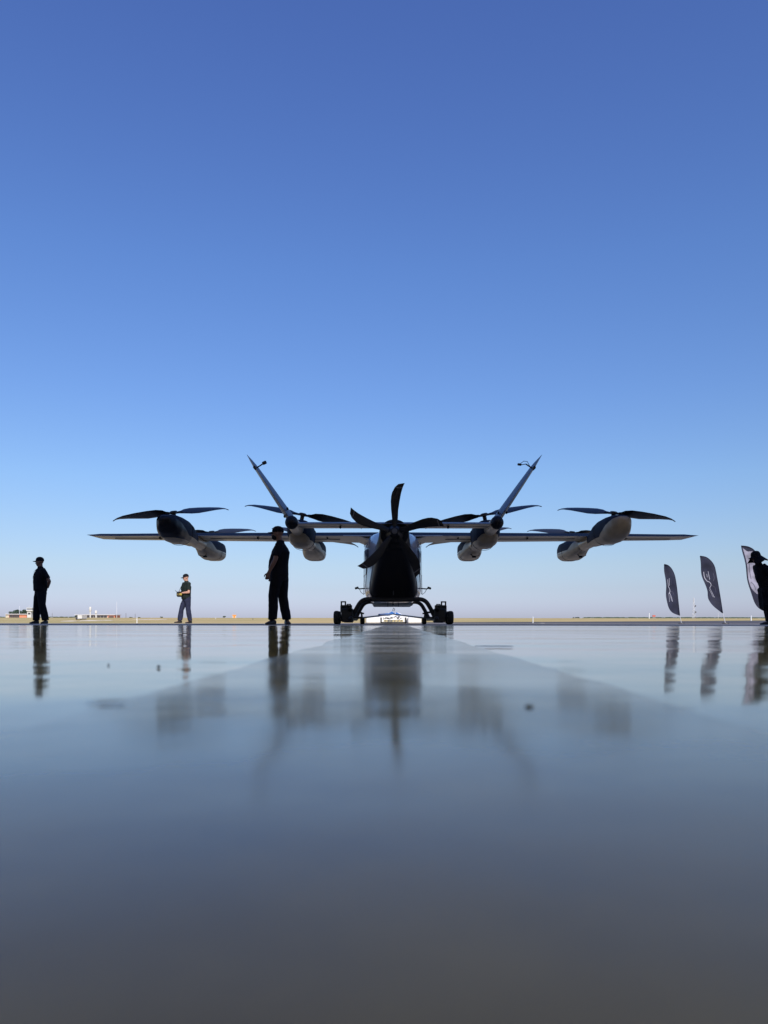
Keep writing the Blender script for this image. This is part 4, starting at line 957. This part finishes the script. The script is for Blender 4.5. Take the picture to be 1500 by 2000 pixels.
# long low building
b2 = empty('long_building', (at(188, 1203, 730).x, 730, base_z(730))); tag(b2, 'long low dark fronted building with orange end wall behind the white water tanks', 'building')
g = MB(); slab(g, 148, 210, 1202, ZB+.5, 730, 15); g.build('wall', M['bldg_white'], b2, smooth=False)
g = MB(); slab(g, 210, 224, 1202.2, ZB+.5, 729.5, 15); g.build('end_wall', M['bldg_orange'], b2, smooth=False)
g = MB(); slab(g, 145, 225, 1200.8, 1202, 728.5, 18); g.build('roof', M['roof'], b2, smooth=False)
for k in range(9): g = MB(); slab(g, 150+k*6.6, 155.8+k*6.6, 1202.6, ZB-.3, 729.6, .3); g.build('window', M['bldg_dark'], b2, smooth=False)
g = MB(); slab(g, 212, 222, 1204.2, ZB-1, 729.2, .3); g.build('window', M['bldg_dark'], b2, smooth=False)
# water tanks
for px, pt, wd, lb in ((176.3, 1185.5, 2.0, 'taller white cylindrical water tank beside the long low building'), (187.5, 1192.5, 2.0, 'shorter white cylindrical water tank beside the long low building')):
    x = at(px, 0, 712).x; z0 = base_z(712); zt = at(px, pt, 712).z
    o = empty('water_tank', (x, 712, z0)); tag(o, lb, 'water tank', 'white water tanks')
    g = MB(); g.tube([(x, 712, z0), (x, 712, z0+(zt-z0)*.58)], .62, 14); g.build('shaft', M['bldg_white'], o)
    g = MB(); g.tube([(x, 712, z0+(zt-z0)*.55), (x, 712, z0+(zt-z0)*.62), (x, 712, zt-.8), (x, 712, zt-.2), (x, 712, zt)], [.62, 1.05, 1.05, .8, .1], 18); g.build('tank', M['bldg_white'], o)
# white box body truck
d = dist_for(1210.5); o = empty('box_truck', (at(156, 0, d).x, d, base_z(d))); tag(o, 'small white box truck parked in the grass before the long low building', 'truck')
ground_row = HOR-(base_z(d)-CAM_H)*1500/d
def pbox(g, px0, px1, r0, r1, dd, depth):   # r0,r1 = rows above the ground row
    slab(g, px0, px1, ground_row-r1, ground_row-r0, dd, depth)
g = MB(); pbox(g, 151.5, 160, 2.2, 9, d, 3.4); g.build('box', M['bldg_white'], o, smooth=False)
g = MB(); pbox(g, 151.5, 160, .8, 2.2, d+.1, 3); g.build('chassis', M['gear'], o, smooth=False)
g = MB(); pbox(g, 147.5, 151.3, .8, 5.5, d+.2, 2.6); cb = g.build('cab', M['bldg_dark'], o, smooth=False)
for px in (149.5, 158):
    c = at(px, ground_row-.9, d); g = MB(); g.tube([(c.x, d-.1, c.z), (c.x, d+.25, c.z)], .9*d/1500, 14); g.build('wheel', M['rubber'], o)
# pale mounds / kerbs of earth
def mound(px0, px1, row, hrow, label, grp='pale earth banks in the grass'):
    d = dist_for(row); x0, x1 = at(px0, 0, d).x, at(px1, 0, d).x; n = 24; secs = []
    for i in range(n+1):
        t = i/n; x = x0+(x1-x0)*t; h = hrow*d/1500*(math.sin(math.pi*min(1, max(0, t)))**.4)*(.6+.5*noise.noise(Vector((x*.25, row, 0)))+.3)
        h = max(.03, h); secs.append([Vector((x, d-4, base_z(d)-.3)), Vector((x, d-1.2, base_z(d)+h*.8)), Vector((x, d, base_z(d)+h)), Vector((x, d+4, base_z(d)-.1))])
    g = MB(); g.loft(secs); o = g.build('earth_bank', M['earth'], loc=((x0+x1)/2, d, base_z(d))); tag(o, label, 'earth bank', grp)
mound(126, 152, 1213, 1.6, 'pale earth bank left of the white box truck')
mound(161, 196, 1212.4, 2.2, 'long pale earth bank right of the white box truck')
mound(197, 222, 1211.5, 1.2, 'low pale earth bank below the orange end of the long building')
mound(262, 328, 1210, 1.0, 'flat pale earth bank above the left marker post')
mound(1050, 1058, 1215.2, .5, 'tiny pale earth patch right of the right marker post')
# wind T and red board
d = 620.; o = empty('signboard', (at(457.5, 0, d).x, d, base_z(d))); tag(o, 'pale signboard bearing an orange T on the skyline right of the walking man', 'sign')
g = MB(); slab(g, 453.8, 461.2, 1201, 1207.6, d, .4); bd = g.build('board', M['earth'], o, smooth=False)
g = MB(); slab(g, 453.9, 461.1, 1201.1, 1203.4, d-.1, .09); slab(g, 455.8, 459.2, 1203.4, 1207.4, d-.1, .09); g.build('letter', M['orange'], bd, smooth=False)
g = MB(); slab(g, 454.4, 455, 1207.6, 1209.2, d+.1, .2); slab(g, 460, 460.6, 1207.6, 1209.2, d+.1, .2); g.build('post', M['gear'], o, smooth=False)
d = 600.; o = empty('signboard', (at(1277.3, 0, d).x, d, base_z(d))); tag(o, 'small red signboard on the skyline left of the smallest flag', 'sign')
g = MB(); slab(g, 1274.5, 1280.2, 1200.8, 1204.2, d, .4); bd = g.build('board', M['red'], o, smooth=False)
g = MB(); slab(g, 1276, 1278.8, 1201.6, 1203.2, d-.1, .09); g.build('panel', M['bldg_orange'], bd, smooth=False)
g = MB(); slab(g, 1275.4, 1276, 1204.2, 1208.5, d+.1, .2); slab(g, 1278.8, 1279.4, 1204.2, 1208.5, d+.1, .2); g.build('post', M['bldg_white'], o, smooth=False)

# trees and shrubs
def tree(name, px, d, wpx, hpx, label, cat='tree', group=None, leaves=900, ls=.5, seed=1, trunk=True):
    rnd = random.Random(seed); x = at(px, 0, d).x; z0 = base_z(d); Wd = wpx*d/1500/2; Ht = hpx*d/1500
    root = empty(name, (x, d, z0)); tag(root, label, cat, group)
    tz = z0+Ht*(.30 if trunk else .05); g = MB()
    g.tube([(x, d, z0), (x+.1, d, tz), (x, d, z0+Ht*.7)], [Ht*.045, Ht*.03, Ht*.01], 8)
    for k in range(5):
        an = k*1.26; g.tube([(x, d, tz), (x+math.cos(an)*Wd*.5, d+math.sin(an)*Wd*.4, tz+Ht*.35)], [Ht*.02, Ht*.006], 6)
    g.build('trunk' if trunk else 'stem', M['bark'], root)
    cl = []
    for k in range(16):
        an = rnd.uniform(0, 6.28); r_ = rnd.uniform(.1, .72); zz = rnd.uniform(.42, .85)*(1-.35*r_)
        if not trunk: zz *= .75
        cl.append((Vector((x+math.cos(an)*r_*Wd, d+math.sin(an)*r_*Wd*.8, z0+zz*Ht)), rnd.uniform(.2, .36)*min(Wd, Ht*1.2)))
    g = MB()
    for k in range(leaves):
        c, r_ = rnd.choice(cl); v = Vector((rnd.gauss(0, 1), rnd.gauss(0, 1), rnd.gauss(0, 1))).normalized()*r_*rnd.uniform(.6, 1.08); v.z *= .8
        p = c+v; p.z = max(p.z, z0+.05*Ht); q = Vector((rnd.gauss(0, 1), rnd.gauss(0, 1), rnd.gauss(0, 1))).normalized(); u = q.orthogonal().normalized(); s = ls*rnd.uniform(.6, 1.4)
        g.add([p+u*s, p+q.cross(u)*s, p-u*s, p-q.cross(u)*s], [(0, 1, 2, 3)])
    g.build('crown', M['leaf'], root, smooth=False)
tree('tree', 33, 745, 30, 16.5, 'broad dark green tree behind the terminal at far left', leaves=1400, seed=3, group='dark trees by the control tower')
tree('tree', 47, 752, 22, 17.5, 'dark green tree right behind the thin mast and terminal', leaves=1100, seed=5, group='dark trees by the control tower')
tree('tree', 61.5, 748, 14, 16, 'narrow dark green tree right behind the control tower', leaves=700, seed=8, group='dark trees by the control tower')
for i, (px, wp, hp, lb) in enumerate(((96, 7, 2.4, 'low dark shrub just right of the man with hands behind his back'), (106, 6, 2.2, 'second low shrub from the man with hands behind his back'), (113, 5, 1.8, 'third low shrub from the man with hands behind his back'),
        (121, 8, 2.4, 'wide low shrub midway between the left man and the long building'), (130, 6, 2.0, 'low shrub just right of the wide shrub, left of the long building'), (138, 9, 2.8, 'widest skyline shrub beside the dark end of the long building'), (148, 6, 7.0, 'tall dark shrub at the left end of the long building'),
        (255, 9, 1.8, 'flat skyline shrub between the two utility poles'), (272, 6, 1.8, 'small skyline shrub right of the utility poles'), (438, 7, 5.5, 'dark shrub on the skyline left of the orange T sign'), (316, 7, 2.4, 'dark shrub on the earth bank left of the walking man'),
        (1120, 4, 2.0, 'left and smallest of three dark shrubs right of the aircraft'), (1125, 4, 2.6, 'middle of three dark shrubs right of the aircraft'), (1129.5, 5, 3.0, 'right and largest of three dark shrubs right of the aircraft'))):
    tree('shrub', px, 690 if px > 300 else 725, wp, hp, lb, 'shrub', 'shrubs on the skyline', leaves=160, ls=.28, seed=20+i, trunk=False)
# distant dark wood line on the right
rnd = random.Random(4); g = MB()
for k in range(5000):
    px = rnd.uniform(1140, 1560) if k % 5 else rnd.uniform(-60, 150); d = rnd.uniform(2300, 2400); x = at(px, 0, d).x; top_ = (10.7+.5*noise.noise(Vector((px*.08, 0, 0))))*d/1500
    z = rnd.uniform(rise(3000), top_ if px > 1000 else top_*.97); p = Vector((x, d, z)); s = rnd.uniform(.5, 1.1)
    g.add([p+Vector((-s*5, 0, -s*.5)), p+Vector((s*5, .3, -s*.5)), p+Vector((s*4, 0, s*.3)), p+Vector((-s*4, .2, s*.4))], [(0, 1, 2, 3)])
o = g.build('distant_wood', M['leaf'], smooth=False); tag(o, 'thin dark line of far-off trees along the skyline', 'wood', kind='stuff')
